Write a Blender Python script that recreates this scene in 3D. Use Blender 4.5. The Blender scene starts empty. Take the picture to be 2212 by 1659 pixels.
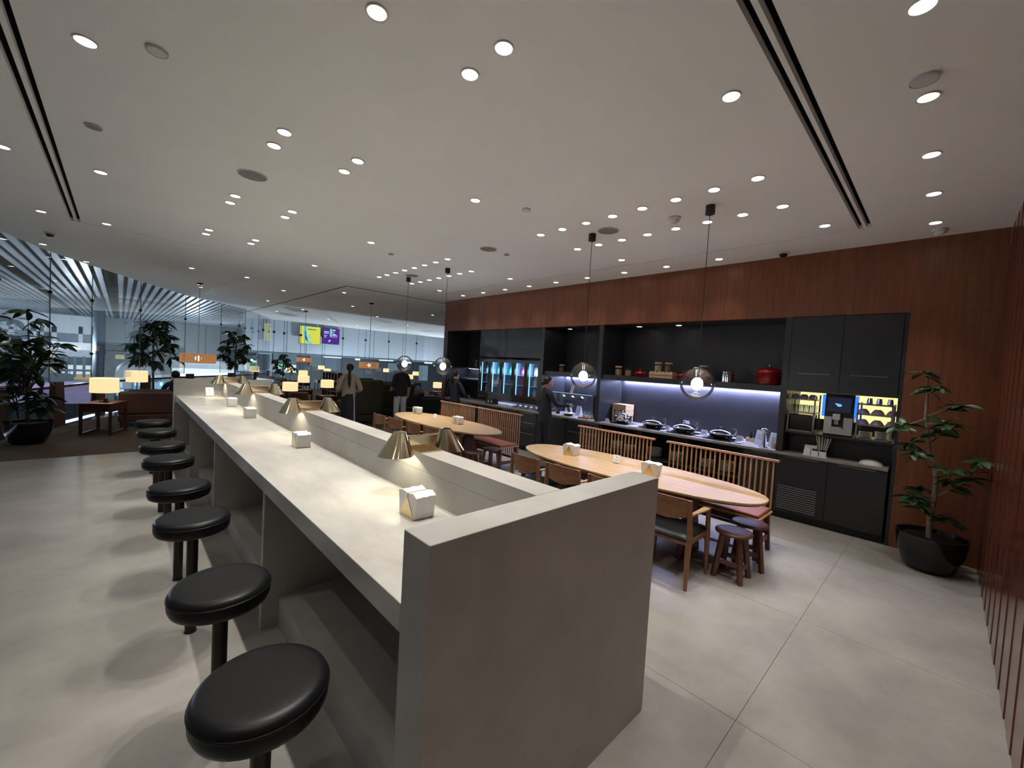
import bpy, bmesh, math, random
from mathutils import Vector, Matrix
random.seed(7)
PI = math.pi
S = bpy.context.scene
C = S.collection
# ------------------------------------------------------------------ camera
CAM_H = 1.85
FPX, CX, CY = 890.375, 1106.0, 829.5
yaw, pitch, roll = [math.radians(a) for a in (-43.5986, 2.3735, 3.3044)]
F_ = Vector((math.cos(yaw)*math.cos(pitch), math.sin(yaw)*math.cos(pitch), -math.sin(pitch)))
R0 = Vector((math.sin(yaw), -math.cos(yaw), 0)); U0 = R0.cross(F_)
R_ = R0*math.cos(roll) + U0*math.sin(roll)
U_ = U0*math.cos(roll) - R0*math.sin(roll)
cam = bpy.data.cameras.new('camera'); camo = bpy.data.objects.new('camera', cam); C.objects.link(camo)
camo.matrix_world = Matrix(((R_.x, U_.x, -F_.x, 0), (R_.y, U_.y, -F_.y, 0), (R_.z, U_.z, -F_.z, CAM_H), (0, 0, 0, 1)))
cam.sensor_fit = 'HORIZONTAL'; cam.sensor_width = 36.0; cam.lens = FPX/2212*36.0
cam.clip_start = 0.02; cam.clip_end = 400
S.camera = camo
def ray(px, py): return F_ + R_*((px-CX)/FPX) - U_*((py-CY)/FPX)
O_ = Vector((0, 0, CAM_H))
def atz(px, py, z): d = ray(px, py); return O_ + d*((z-CAM_H)/d.z)
def atx(px, py, x): d = ray(px, py); return O_ + d*(x/d.x)
def aty(px, py, y): d = ray(px, py); return O_ + d*(y/d.y)
# ------------------------------------------------------------------ world, exposure, large lights
S.view_settings.view_transform = 'Standard'; S.view_settings.look = 'None'
S.view_settings.gamma = 1.0; S.view_settings.use_curve_mapping = False
S.view_settings.exposure = 0.06
w = bpy.data.worlds.new('world'); S.world = w; w.use_nodes = True
w.node_tree.nodes['Background'].inputs[0].default_value = (0.42, 0.52, 0.68, 1)
w.node_tree.nodes['Background'].inputs[1].default_value = 0.15
DL_POWER = 68.0          # each ceiling downlight
WARM = (1.0, 0.955, 0.895)
def add_light(name, kind, loc, power, color=(1, 1, 1), parent=None, rot=None, **kw):
    l = bpy.data.lights.new(name, kind); l.energy = power; l.color = color
    for k, v in kw.items(): setattr(l, k, v)
    o = bpy.data.objects.new(name, l); C.objects.link(o)
    if parent: o.parent = parent
    o.location = loc
    if rot: o.rotation_euler = rot
    return o
# point lights added to brighten the departure hall beyond the balustrade
for hx, hy, hz, hp in ((24, 7, 1.4, 700), (40, 2, 1.4, 800), (58, 12, -1.5, 2200), (60, -6, -1.5, 2000), (27.5, -11, -1.5, 1500), (27.5, -18, -1.5, 1500), (34, -7, 1.2, 40), (34, -16, 1.2, 40)):
    add_light('hall_fill', 'POINT', (hx, hy, hz), hp, (0.76, 0.88, 1.0), shadow_soft_size=0.07)
# ------------------------------------------------------------------ materials
M = {}
def nodes(name):
    m = bpy.data.materials.new(name); m.use_nodes = True
    nt = m.node_tree; b = nt.nodes['Principled BSDF']; M[name] = m
    return m, nt, b
def mat(name, col, rough=0.5, metal=0.0, col2=None, scale=8.0, stretch=(1, 1, 1), bump=0.0, detail=6.0, emit=None, estr=0.0, spec=0.5, contrast=(0.35, 0.65), coat=0.0):
    m, nt, b = nodes(name)
    b.inputs['Roughness'].default_value = rough; b.inputs['Metallic'].default_value = metal
    b.inputs['Specular IOR Level'].default_value = spec
    b.inputs['Coat Weight'].default_value = coat
    b.inputs['Base Color'].default_value = (*col, 1)
    if emit:
        b.inputs['Emission Color'].default_value = (*emit, 1); b.inputs['Emission Strength'].default_value = estr
    if col2 or bump:
        tc = nt.nodes.new('ShaderNodeTexCoord'); mp = nt.nodes.new('ShaderNodeMapping')
        mp.inputs['Scale'].default_value = stretch
        geo = nt.nodes.new('ShaderNodeNewGeometry')
        nt.links.new(geo.outputs['Position'], mp.inputs['Vector'])
        n = nt.nodes.new('ShaderNodeTexNoise'); n.inputs['Scale'].default_value = scale; n.inputs['Detail'].default_value = detail
        n.inputs['Roughness'].default_value = 0.62
        nt.links.new(mp.outputs[0], n.inputs['Vector'])
        if col2:
            r = nt.nodes.new('ShaderNodeValToRGB')
            r.color_ramp.elements[0].position = contrast[0]; r.color_ramp.elements[1].position = contrast[1]
            r.color_ramp.elements[0].color = (*col, 1); r.color_ramp.elements[1].color = (*col2, 1)
            nt.links.new(n.outputs['Fac'], r.inputs[0]); nt.links.new(r.outputs[0], b.inputs['Base Color'])
        if bump:
            bp = nt.nodes.new('ShaderNodeBump'); bp.inputs['Strength'].default_value = bump; bp.inputs['Distance'].default_value = 0.01
            nt.links.new(n.outputs['Fac'], bp.inputs['Height']); nt.links.new(bp.outputs[0], b.inputs['Normal'])
    return m
def emis(name, col, strength):
    m = bpy.data.materials.new(name); m.use_nodes = True; nt = m.node_tree
    nt.nodes.remove(nt.nodes['Principled BSDF'])
    e = nt.nodes.new('ShaderNodeEmission'); e.inputs[0].default_value = (*col, 1); e.inputs[1].default_value = strength
    nt.links.new(e.outputs[0], nt.nodes['Material Output'].inputs[0]); M[name] = m
    return m
def glass(name, tint=(0.96, 0.98, 0.98), power=1.0, rough=0.02, base=0.04):
    m = bpy.data.materials.new(name); m.use_nodes = True; nt = m.node_tree
    nt.nodes.remove(nt.nodes['Principled BSDF'])
    t = nt.nodes.new('ShaderNodeBsdfTransparent'); t.inputs[0].default_value = (*tint, 1)
    g = nt.nodes.new('ShaderNodeBsdfGlossy'); g.inputs['Roughness'].default_value = rough
    lw = nt.nodes.new('ShaderNodeLayerWeight'); lw.inputs[0].default_value = 0.16
    mr = nt.nodes.new('ShaderNodeMapRange'); mr.inputs['To Min'].default_value = base; mr.inputs['To Max'].default_value = power
    nt.links.new(lw.outputs['Fresnel'], mr.inputs['Value'])
    mx = nt.nodes.new('ShaderNodeMixShader')
    nt.links.new(mr.outputs[0], mx.inputs[0]); nt.links.new(t.outputs[0], mx.inputs[1]); nt.links.new(g.outputs[0], mx.inputs[2])
    nt.links.new(mx.outputs[0], nt.nodes['Material Output'].inputs[0]); M[name] = m
    return m
mat('ceiling_paint', (0.83, 0.83, 0.82), 0.75, col2=(0.86, 0.86, 0.85), scale=1.2)
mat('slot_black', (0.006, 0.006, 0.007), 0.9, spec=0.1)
mat('floor_concrete', (0.275, 0.257, 0.233), 0.42, col2=(0.435, 0.41, 0.372), scale=1.7, stretch=(1.2, 1.0, 1), detail=12, bump=0.03, contrast=(0.28, 0.72))
mat('floor_joint', (0.24, 0.22, 0.19), 0.8)
mat('carpet', (0.095, 0.070, 0.052), 0.95, col2=(0.15, 0.115, 0.088), scale=60, spec=0.1)
mat('bar_concrete', (0.36, 0.342, 0.31), 0.55, col2=(0.45, 0.432, 0.395), scale=2.2, detail=8, bump=0.02)
mat('bar_top', (0.40, 0.385, 0.345), 0.30, col2=(0.60, 0.582, 0.535), scale=2.6, stretch=(1, 2.2, 1), detail=9, bump=0.05, contrast=(0.3, 0.72))
mat('veneer', (0.145, 0.043, 0.016), 0.42, col2=(0.205, 0.066, 0.026), scale=5.0, stretch=(6, 6, 0.35), detail=7)
mat('veneer_dark', (0.10, 0.026, 0.013), 0.22, col2=(0.19, 0.050, 0.024), scale=3.0, stretch=(4, 5, 0.25), detail=6, coat=0.3)
mat('oak', (0.36, 0.225, 0.105), 0.40, col2=(0.52, 0.355, 0.185), scale=3.0, stretch=(1.0, 14, 9), detail=8)
mat('oak_spindle', (0.42, 0.225, 0.10), 0.45, col2=(0.52, 0.29, 0.14), scale=4.0, stretch=(4, 4, 0.6))
mat('chair_wood', (0.21, 0.092, 0.038), 0.4, col2=(0.30, 0.142, 0.06), scale=5.0, stretch=(1.5, 3, 6))
mat('stool_wood', (0.095, 0.035, 0.022), 0.4, col2=(0.15, 0.058, 0.038), scale=6.0, stretch=(2, 2, 1))
mat('dark_wood', (0.075, 0.026, 0.018), 0.45, col2=(0.11, 0.042, 0.028), scale=5, stretch=(3, 3, 0.6))
mat('leather_black', (0.0085, 0.0085, 0.0095), 0.40, spec=0.28, bump=0.06, scale=160)
mat('leather_tan', (0.26, 0.075, 0.038), 0.42, col2=(0.31, 0.098, 0.052), scale=20, bump=0.05)
mat('leather_brown', (0.075, 0.034, 0.026), 0.38, col2=(0.10, 0.048, 0.036), scale=12)
mat('pole_metal', (0.035, 0.027, 0.024), 0.35, 0.6)
mat('brass', (0.86, 0.75, 0.52), 0.13, 1.0)
mat('brass_soft', (0.72, 0.58, 0.33), 0.3, 1.0)
mat('copper_pipe', (0.35, 0.15, 0.06), 0.35, 0.6)
mat('steel', (0.72, 0.72, 0.73), 0.14, 1.0)
mat('steel_brushed', (0.55, 0.55, 0.56), 0.34, 1.0)
mat('frame_grey', (0.30, 0.29, 0.28), 0.4, 0.8)
mat('black_matte', (0.012, 0.012, 0.013), 0.55)
mat('black_gloss', (0.008, 0.008, 0.010), 0.12)
mat('cabinet_dark', (0.018, 0.019, 0.021), 0.40, col2=(0.022, 0.023, 0.026), scale=30)
mat('niche_wall', (0.030, 0.030, 0.036), 0.42, col2=(0.038, 0.037, 0.045), scale=3)
mat('worktop', (0.25, 0.235, 0.21), 0.4, col2=(0.34, 0.32, 0.285), scale=6, detail=8)
mat('white_paper', (0.80, 0.80, 0.80), 0.8)
mat('napkin', (0.82, 0.81, 0.78), 0.9, bump=0.3, scale=60)
mat('ceramic', (0.66, 0.63, 0.60), 0.3)
mat('mauve_ceramic', (0.42, 0.33, 0.36), 0.3)
mat('red_enamel', (0.30, 0.008, 0.012), 0.18, coat=0.5)
mat('pine', (0.52, 0.35, 0.19), 0.5, col2=(0.64, 0.46, 0.27), scale=4, stretch=(3, 3, 8))
mat('jar_beans', (0.30, 0.17, 0.08), 0.5, col2=(0.55, 0.36, 0.20), scale=90)
mat('jar_dark', (0.09, 0.05, 0.03), 0.5, col2=(0.20, 0.11, 0.06), scale=90)
mat('food', (0.55, 0.38, 0.20), 0.6, col2=(0.75, 0.62, 0.40), scale=40)
mat('food_brown', (0.16, 0.06, 0.02), 0.5, col2=(0.34, 0.15, 0.05), scale=40)
mat('soil', (0.03, 0.02, 0.014), 0.95)
mat('bark', (0.25, 0.19, 0.14), 0.8, col2=(0.36, 0.29, 0.22), scale=30, bump=0.3)
mat('bark_dark', (0.06, 0.045, 0.035), 0.8, col2=(0.10, 0.075, 0.055), scale=30)
mat('leaf', (0.022, 0.062, 0.020), 0.38, col2=(0.040, 0.105, 0.032), scale=9)
mat('leaf_dark', (0.020, 0.050, 0.022), 0.30, col2=(0.040, 0.090, 0.034), scale=9)
mat('olive_fabric', (0.045, 0.040, 0.024), 0.9, col2=(0.06, 0.054, 0.033), scale=80)
mat('green_fabric', (0.022, 0.026, 0.024), 0.85)
mat('skin', (0.52, 0.30, 0.21), 0.5)
mat('hair', (0.010, 0.008, 0.008), 0.4)
mat('cream_knit', (0.34, 0.28, 0.21), 0.9, bump=0.2, scale=120)
mat('black_cloth', (0.011, 0.012, 0.016), 0.85)
mat('suit_cloth', (0.014, 0.014, 0.017), 0.75)
mat('navy_cloth', (0.020, 0.022, 0.040), 0.85)
mat('grey_cloth', (0.47, 0.49, 0.53), 0.85)
mat('white_cloth', (0.68, 0.69, 0.72), 0.8)
mat('rattan', (0.42, 0.20, 0.09), 0.6, emit=(1.0, 0.42, 0.15), estr=0.30)
mat('hall_panel', (0.30, 0.33, 0.33), 0.6, col2=(0.34, 0.37, 0.37), scale=0.4)
mat('hall_column', (0.13, 0.17, 0.21), 0.5)
mat('hall_white', (0.62, 0.66, 0.70), 0.6)
mat('hall_floor', (0.30, 0.32, 0.36), 0.35)
mat('shop_dark', (0.05, 0.06, 0.07), 0.5)
mat('slat_metal', (0.55, 0.59, 0.66), 0.35, 0.3)
mat('fascia', (0.40, 0.44, 0.48), 0.6, col2=(0.44, 0.48, 0.52), scale=0.3)
mat('speaker_grille', (0.22, 0.215, 0.21), 0.8)
mat('device_white', (0.62, 0.61, 0.60), 0.5)
mat('fridge_frame', (0.045, 0.040, 0.034), 0.35, 0.3)
mat('fridge_liner', (0.35, 0.42, 0.55), 0.4)  # white liner tinted blue so the bays look lit from within
mat('shade_linen', (0.70, 0.58, 0.38), 0.9, emit=(1.0, 0.76, 0.40), estr=0.95)
emis('lamp_disc', (1.0, 0.95, 0.86), 14.0)
emis('lamp_disc_warm', (1.0, 0.80, 0.48), 6.0)
emis('bulb', (0.92, 0.96, 1.0), 60.0)
emis('led_violet', (0.50, 0.58, 1.0), 11.0)
emis('led_warm', (1.0, 0.86, 0.36), 1.15)
emis('led_blue', (0.02, 0.12, 1.0), 2.2)
emis('fridge_back', (0.10, 0.30, 0.75), 0.5)
emis('fridge_strip', (0.35, 0.75, 1.0), 1.6)
emis('screen_yellow', (0.80, 0.82, 0.10), 0.95)
emis('screen_cyan', (0.22, 0.75, 0.90), 0.9)
emis('screen_blue', (0.03, 0.12, 0.45), 0.9)
emis('screen_purple', (0.10, 0.03, 0.33), 0.9)
emis('screen_white', (0.75, 0.78, 1.0), 0.9)
emis('screen_dim', (0.015, 0.02, 0.035), 1.0)
emis('screen_logo', (0.15, 0.45, 0.95), 1.3)
emis('hall_lilac', (0.42, 0.40, 0.74), 0.62)
emis('hall_bright', (0.72, 0.88, 1.0), 1.5)
emis('hall_cyan', (0.22, 0.62, 0.95), 0.95)
emis('hall_green', (0.10, 0.42, 0.20), 0.8)
emis('shop_glow', (0.30, 0.45, 0.55), 0.42)
emis('shop_warm', (0.85, 0.62, 0.35), 0.8)
glass('glass', power=0.45); glass('globe_glass', (0.97, 0.98, 1.0), 0.9, 0.03, 0.09)
glass('lid_glass', (0.85, 0.88, 0.9), 0.95, 0.04, 0.38)
glass('glass_wall', (0.93, 0.95, 0.95), 0.5, 0.0, 0.02)
glass('glass_green', (0.80, 0.93, 0.92), 0.8, 0.02, 0.08)
# ------------------------------------------------------------------ mesh helpers
def bm_new(): return bmesh.new()
def box(bm, x0, x1, y0, y1, z0, z1):
    v = [bm.verts.new((x, y, z)) for z in (z0, z1) for y in (y0, y1) for x in (x0, x1)]
    for f in ((0, 2, 3, 1), (4, 5, 7, 6), (0, 1, 5, 4), (2, 6, 7, 3), (0, 4, 6, 2), (1, 3, 7, 5)):
        bm.faces.new([v[i] for i in f])
    return v
def prism(bm, pts, z0, z1):
    a = [bm.verts.new((p[0], p[1], z0)) for p in pts]; b = [bm.verts.new((p[0], p[1], z1)) for p in pts]
    n = len(pts); bm.faces.new(a[::-1]); bm.faces.new(b)
    for i in range(n): bm.faces.new((a[i], a[(i+1) % n], b[(i+1) % n], b[i]))
def ring_verts(bm, c, ax, r, seg, ph=0.0):
    ax = Vector(ax).normalized(); h = Vector((1, 0, 0)) if abs(ax.x) < 0.9 else Vector((0, 1, 0))
    u = ax.cross(h).normalized(); v = ax.cross(u)
    return [bm.verts.new(Vector(c) + (u*math.cos(2*PI*i/seg+ph) + v*math.sin(2*PI*i/seg+ph))*r) for i in range(seg)]
def tube(bm, pts, rads, seg=8, cap=True, ph=0.0):
    pts = [Vector(p) for p in pts]
    if not hasattr(rads, '__len__'): rads = [rads]*len(pts)
    prev = None; first = None; h0 = None
    for i, p in enumerate(pts):
        a = (pts[min(i+1, len(pts)-1)] - pts[max(i-1, 0)]).normalized()
        if h0 is None: h0 = Vector((0, 0, 1)) if abs(a.z) < 0.9 else Vector((1, 0, 0))
        u = a.cross(h0).normalized(); v = a.cross(u); h0 = -v if False else h0
        cur = [bm.verts.new(p + (u*math.cos(2*PI*k/seg+ph) + v*math.sin(2*PI*k/seg+ph))*rads[i]) for k in range(seg)]
        if prev:
            for k in range(seg): bm.faces.new((prev[k], prev[(k+1) % seg], cur[(k+1) % seg], cur[k]))
        else: first = cur
        prev = cur
    if cap: bm.faces.new(first[::-1]); bm.faces.new(prev)
def lathe(bm, prof, c=(0, 0, 0), seg=24, close=False):
    rows = []
    for r, z in prof:
        if r < 1e-5: rows.append([bm.verts.new((c[0], c[1], c[2]+z))])
        else: rows.append([bm.verts.new((c[0]+r*math.cos(2*PI*i/seg), c[1]+r*math.sin(2*PI*i/seg), c[2]+z)) for i in range(seg)])
    for a, b in zip(rows[:-1], rows[1:]):
        for i in range(seg):
            j = (i+1) % seg
            if len(a) == 1 and len(b) == 1: continue
            if len(a) == 1: bm.faces.new((a[0], b[j], b[i]))
            elif len(b) == 1: bm.faces.new((a[i], a[j], b[0]))
            else: bm.faces.new((a[i], a[j], b[j], b[i]))
def sphere(bm, c, r, seg=16, rings=10, sc=(1, 1, 1)):
    m = Matrix.Translation(c) @ Matrix.Diagonal((*[r*s for s in sc], 1))
    bmesh.ops.create_uvsphere(bm, u_segments=seg, v_segments=rings, radius=1.0, matrix=m)
def slab_bar(bm, p0, p1, w0, w1, t, nrm=None):
    """flat bar from p0 to p1, widths w0/w1, thickness t"""
    p0, p1 = Vector(p0), Vector(p1); a = (p1-p0).normalized()
    n = Vector(nrm) if nrm else (Vector((0, 0, 1)) if abs(a.z) < 0.8 else Vector((1, 0, 0)))
    s = a.cross(n).normalized(); n = s.cross(a).normalized()
    v = []
    for p, wd in ((p0, w0), (p1, w1)):
        for i, j in ((-1, -1), (1, -1), (1, 1), (-1, 1)): v.append(bm.verts.new(p + s*(i*wd/2) + n*(j*t/2)))
    for f in ((3, 2, 1, 0), (4, 5, 6, 7), (0, 1, 5, 4), (1, 2, 6, 5), (2, 3, 7, 6), (3, 0, 4, 7)): bm.faces.new([v[i] for i in f])
def obj(name, bm, m, parent=None, smooth=None, bevel=0.0, loc=None):
    bmesh.ops.recalc_face_normals(bm, faces=bm.faces)
    me = bpy.data.meshes.new(name); bm.to_mesh(me); bm.free()
    me.materials.append(M[m])
    o = bpy.data.objects.new(name, me); C.objects.link(o)
    if parent: o.parent = parent
    if loc: o.location = loc
    if smooth is not None:
        me.polygons.foreach_set('use_smooth', [True]*len(me.polygons))
        me.set_sharp_from_angle(angle=math.radians(smooth))
    if bevel:
        b = o.modifiers.new('bevel', 'BEVEL'); b.width = bevel; b.segments = 2; b.limit_method = 'ANGLE'
    return o
def tag(o, label, cat, group=None):
    o['label'] = label; o['category'] = cat
    if group: o['group'] = group
    return o
def thing(name, label, cat, loc=(0, 0, 0), rz=0.0, group=None):
    o = bpy.data.objects.new(name, None); C.objects.link(o); o.empty_display_size = 0.1
    o.location = loc; o.rotation_euler = (0, 0, rz)
    return tag(o, label, cat, group)
def struct(name, bm, m, parent=None, **k):
    o = obj(name, bm, m, parent, **k)
    if not parent: o['kind'] = 'structure'
    return o
def dup(root, loc, rz=None, label=None, group=None, parent=None):
    def cp(o, par):
        c = o.copy(); C.objects.link(c); c.parent = par
        for ch in kids[o]: cp(ch, c)
        return c
    kids = {}
    def walk(o):
        kids[o] = list(o.children)
        for ch in kids[o]: walk(ch)
    walk(root)
    r = cp(root, parent); r.location = loc
    if rz is not None: r.rotation_euler = (0, 0, rz)
    if label: r['label'] = label
    if group: r['group'] = group
    return r
def B(*a):
    bm = bm_new(); box(bm, *a); return bm
def cylbm(c, r, z0, z1, seg=20, r1=None):
    bm = bm_new(); lathe(bm, [(0, z0), (r, z0), (r if r1 is None else r1, z1), (0, z1)], c, seg); return bm
def linked(name, me_obj, parent, loc, rot=None, scale=None):
    o = bpy.data.objects.new(name, me_obj.data); C.objects.link(o); o.parent = parent; o.location = loc
    for md in me_obj.modifiers:
        n = o.modifiers.new(md.name, md.type)
        if md.type == 'BEVEL': n.width = md.width; n.segments = md.segments; n.limit_method = md.limit_method
    if rot: o.rotation_euler = rot
    if scale: o.scale = scale
    return o
ZC = 3.57      # ceiling height
YW = -6.58     # front plane of the wood wall and buffet
XR = -0.355    # right wall
EDGE = [(-0.355, 5.6), (10.0, 1.74), (10.76, 1.45), (12.23, 1.0), (13.4, 0.46), (15.16, -0.40), (17.31, -1.55), (18.6, -2.70), (19.86, -3.70), (24.0, -5.6)]
# ------------------------------------------------------------------ floor
bm = bm_new(); prism(bm, [(-0.60, -7.5), (9.6, -7.5), (9.6, 1.9), (-0.60, 5.6)], -0.20, -0.008)
floor = struct('floor', bm, 'floor_joint')
xs = [-0.395, 0.66, 3.56, 6.46, 9.6]; ys = [-6.58, -5.35, -3.90, -2.45, -1.0, 0.45, 1.90]
for i in range(4):
    for j in range(4):
        g = 0.0013
        struct('slab', B(xs[i]+g, xs[i+1]-g, ys[j]+g, ys[j+1]-g, -0.02, 0.0), 'floor_concrete', floor)
for a, b in ((-0.395, 0.66), (0.66, 9.6)): struct('slab', B(a+0.0013, b-0.0013, -1.0+0.0013, 1.90, -0.02, 0.0), 'floor_concrete', floor)
bm = bm_new(); prism(bm, [(9.6, -16), (24.2, -16), (24.2, -5.7), (19.86, -3.75), (18.6, -2.75), (17.31, -1.6), (15.16, -0.05), (13.4, 0.75), (12.23, 1.2), (10.76, 1.75), (9.6, 2.2)], -0.20, 0.0)
struct('floor', bm, 'carpet')
# ------------------------------------------------------------------ ceiling with slots
bx_ = [-0.355, 0.662, 0.707, 0.733, 0.778, 8.73, 8.752, 10.0]; by_ = [-7.5, -5.845, -5.822, 0.437, 0.476, 0.502, 0.544, 0.95]
bm = bm_new(); lin = bm_new()
def slot_cell(i, j):
    x = (bx_[i]+bx_[i+1])/2; y = (by_[j]+by_[j+1])/2
    if (0.662 < x < 0.707 or 0.733 < x < 0.778) and -5.822 < y < 0.544: return True
    if 8.73 < x < 8.752 and -5.845 < y < 0.544: return True
    if -5.845 < y < -5.822 and 0.662 < x < 8.752: return True
    return (0.437 < y < 0.476 or 0.502 < y < 0.544) and 0.778 < x < 8.73
for i in range(7):
    for j in range(7):
        a = (bx_[i], bx_[i+1], by_[j], by_[j+1])
        if slot_cell(i, j): box(lin, *a, ZC+0.05, ZC+0.09)
        else: box(bm, *a, ZC, ZC+0.05)
prism(bm, [(-0.355, 0.95), (10.0, 0.95), (10.0, 1.74), (-0.355, 5.6)], ZC, ZC+0.05)
prism(bm, [(10.0, -16), (24.0, -16)] + EDGE[::-1][:-1][:9], ZC, ZC+0.05)
ceil = struct('ceiling', bm, 'ceiling_paint')
struct('slot_liner', lin, 'slot_black', ceil)
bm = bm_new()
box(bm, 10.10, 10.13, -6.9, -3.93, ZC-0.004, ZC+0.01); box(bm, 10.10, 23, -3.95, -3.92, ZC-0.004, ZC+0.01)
struct('gap_shade_strip', bm, 'slot_black', ceil)  # flat black strips stand in for the shade of a recessed gap
bm = bm_new()
for k in range(3): slab_bar(bm, atz(446+k*8, 636, ZC-0.006), atz(474+k*7, 612+k, ZC-0.006), 0.03, 0.03, 0.008)
struct('linear_diffuser', bm, 'device_white', ceil)
# ------------------------------------------------------------------ wood wall with the buffet opening
wall = struct('wall_back', B(-0.6, 9.78, -7.62, -7.50, 0, ZC), 'cabinet_dark')
x = XR
edges = [XR, 0.86, 2.06, 3.26, 4.46, 5.66, 6.86, 8.06, 9.0, 9.78]
for a, b in zip(edges[:-1], edges[1:]):
    struct('veneer_panel', B(a+0.0012, b-0.0012, -6.70, YW, 2.74, ZC), 'veneer', wall)
struct('veneer_panel', B(XR, 0.34, -6.70, YW, 0, 2.739), 'veneer', wall)
struct('veneer_panel', B(9.63, 9.78, -7.5, YW, 0, 2.739), 'dark_wood', wall)
struct('soffit', B(0.34, 9.63, -7.5, -6.70, 2.74, 2.80), 'cabinet_dark', wall)
struct('niche_back', B(0.34, 9.63, -7.5, -7.36, 0, 2.74), 'niche_wall', wall)
struct('niche_cheek', B(4.50, 4.585, -7.36, YW-0.01, 0.905, 2.74), 'cabinet_dark', wall)
struct('niche_cheek', B(5.99, 6.075, -7.36, YW-0.01, 0.905, 2.74), 'cabinet_dark', wall)
struct('niche_cheek', B(1.485, 1.56, -7.36, YW-0.005, 0.905, 2.74), 'cabinet_dark', wall)
struct('niche_cheek', B(0.34, 0.375, -7.36, YW, 0, 2.739), 'cabinet_dark', wall)
struct('niche_cheek', B(9.60, 9.63, -7.36, YW, 0, 2.739), 'cabinet_dark', wall)
struct('niche_panel', B(6.08, 8.30, -7.36, -6.70, 2.07, 2.74), 'cabinet_dark', wall)
# right wall: red-brown lacquered boards
wr = struct('wall_right', B(-0.60, -0.395, -7.5, 5.6, 0, ZC), 'veneer_dark')
y = -6.58; k = 0
while y < 1.5:
    wdt = 0.17
    struct('board', B(-0.395, -0.355-0.004*(k % 2), y+0.0008, y+wdt-0.0008, 0.0, ZC), 'veneer_dark', wr); y += wdt; k += 1
# ------------------------------------------------------------------ downlights
DISC_R = 0.047
def downlight_proto(warm=False, small=1.0):
    t = thing('downlight', 'small round recessed downlight in the ceiling', 'downlight', (0, 0, 0))
    bm = bm_new(); lathe(bm, [(DISC_R*small, 0.006), (DISC_R*small, -0.002), (DISC_R*small+0.008, -0.004), (DISC_R*small+0.010, 0.0), (DISC_R*small+0.010, 0.006)], seg=24)
    obj('trim_ring', bm, 'device_white', t, smooth=40)
    bm = bm_new(); lathe(bm, [(DISC_R*small, 0.004), (0, 0.004)], seg=24)
    obj('lens', bm, 'lamp_disc_warm' if warm else 'lamp_disc', t)
    return t
spot_data = {}
def spot(power, ang=70, blend=0.75, col=WARM, size=0.018):
    k = (power, ang, blend, col, size)
    if k not in spot_data:
        l = bpy.data.lights.new('spot', 'SPOT'); l.energy = power; l.spot_size = math.radians(ang); l.spot_blend = blend; l.color = col; l.shadow_soft_size = size
        spot_data[k] = l
    return spot_data[k]
protoD = downlight_proto(); protoW = downlight_proto(True)
first = {0: True, 1: True}
def place_dl(x, y, power, label, group, z=ZC, warm=0, ang=75, blend=0.8, col=WARM):
    p = protoW if warm else protoD
    if first[warm]: first[warm] = False; d = p; d.location = (x, y, z-0.005)
    else: d = dup(p, (x, y, z-0.005))
    d['label'] = label; d['group'] = group
    if power > 0:
        o = bpy.data.objects.new('beam', spot(power, ang, blend, col)); C.objects.link(o); o.location = (x, y, z-0.03)
    return d
for k, y in enumerate((-2.58, -3.41, -4.26, -5.12, -6.01, -1.72, -0.86, 0.0)):
    place_dl(0.19, y, DL_POWER*(0.75 if k < 5 else 0.6), 'round downlight in the ceiling strip beside the red-brown boarded wall', 'downlights along the boarded wall', warm=1 if k in (1,) else 0, ang=60)
for xa in (1.92, 3.82, 5.72, 7.60):
    for y in (-0.90, -1.48):
        for dx in (-0.15, 0.15):
            place_dl(xa+dx, y, DL_POWER*1.10, 'round downlight in a tight foursome above the concrete bar', 'downlights above the bar', warm=1 if (dx > 0 and (xa in (1.92, 3.82)) and ((y == -0.90) == (xa == 1.92))) else 0, ang=78, blend=0.95)
for x in (1.02, 3.52, 6.0, 8.47):
    place_dl(x, 0.17, DL_POWER*0.20, 'round downlight just inside the double slot over the bar stools', 'downlights over the stool aisle', ang=85)
    place_dl(x, -2.67, DL_POWER*0.85, 'round downlight over the aisle between bar and dining tables', 'downlights over the dining aisle', ang=80)
    place_dl(x, -5.50, DL_POWER*0.55, 'round downlight inside the thin ceiling line near the wood wall', 'downlights before the buffet', ang=80)
for x in (1.0, 3.5, 6.0, 8.5):
    place_dl(x, 0.80, DL_POWER*0.32, 'round downlight outside the double slot on the atrium side', 'downlights on the atrium side', ang=85)
for k in range(8):
    for x0, lab in ((1.22, 'table near the potted tree'), (5.81, 'table near the lounge')):
        for y in (-3.90, -4.67):
            if x0 > 5 and y < -4 and k == 0: continue
            place_dl(x0+0.357*k, y, DL_POWER*0.68, 'round downlight in the double row over the oval '+lab, 'downlight rows over the '+lab, warm=1 if (k == 5 and x0 < 2 and y > -4) else 0, ang=52, blend=0.6)
for x in (2.37, 3.16, 3.91, 4.68, 5.44, 6.18, 6.93, 7.7, 8.5):
    place_dl(x, -6.22, DL_POWER*0.30, 'round downlight in the row hugging the wood veneer wall', 'downlights along the wood wall', ang=80, blend=1.0)
for p in ((11.34, 1.04), (12.8, 0.56), (11.29, -1.08), (11.31, -2.10), (11.2, -4.3), (12.6, -3.2), (14.5, -1.6), (15.6, -3.5), (13.8, -5.6), (17, -5), (19, -4.6), (16, -7.5), (13, -8.2), (20, -7), (18, -10), (21.5, -9), (12, -9.8), (15, -11), (22, -12)):
    place_dl(p[0], p[1], DL_POWER*0.30, 'round downlight in the dim ceiling over the lounge seats', 'downlights over the lounge', ang=80)
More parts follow.
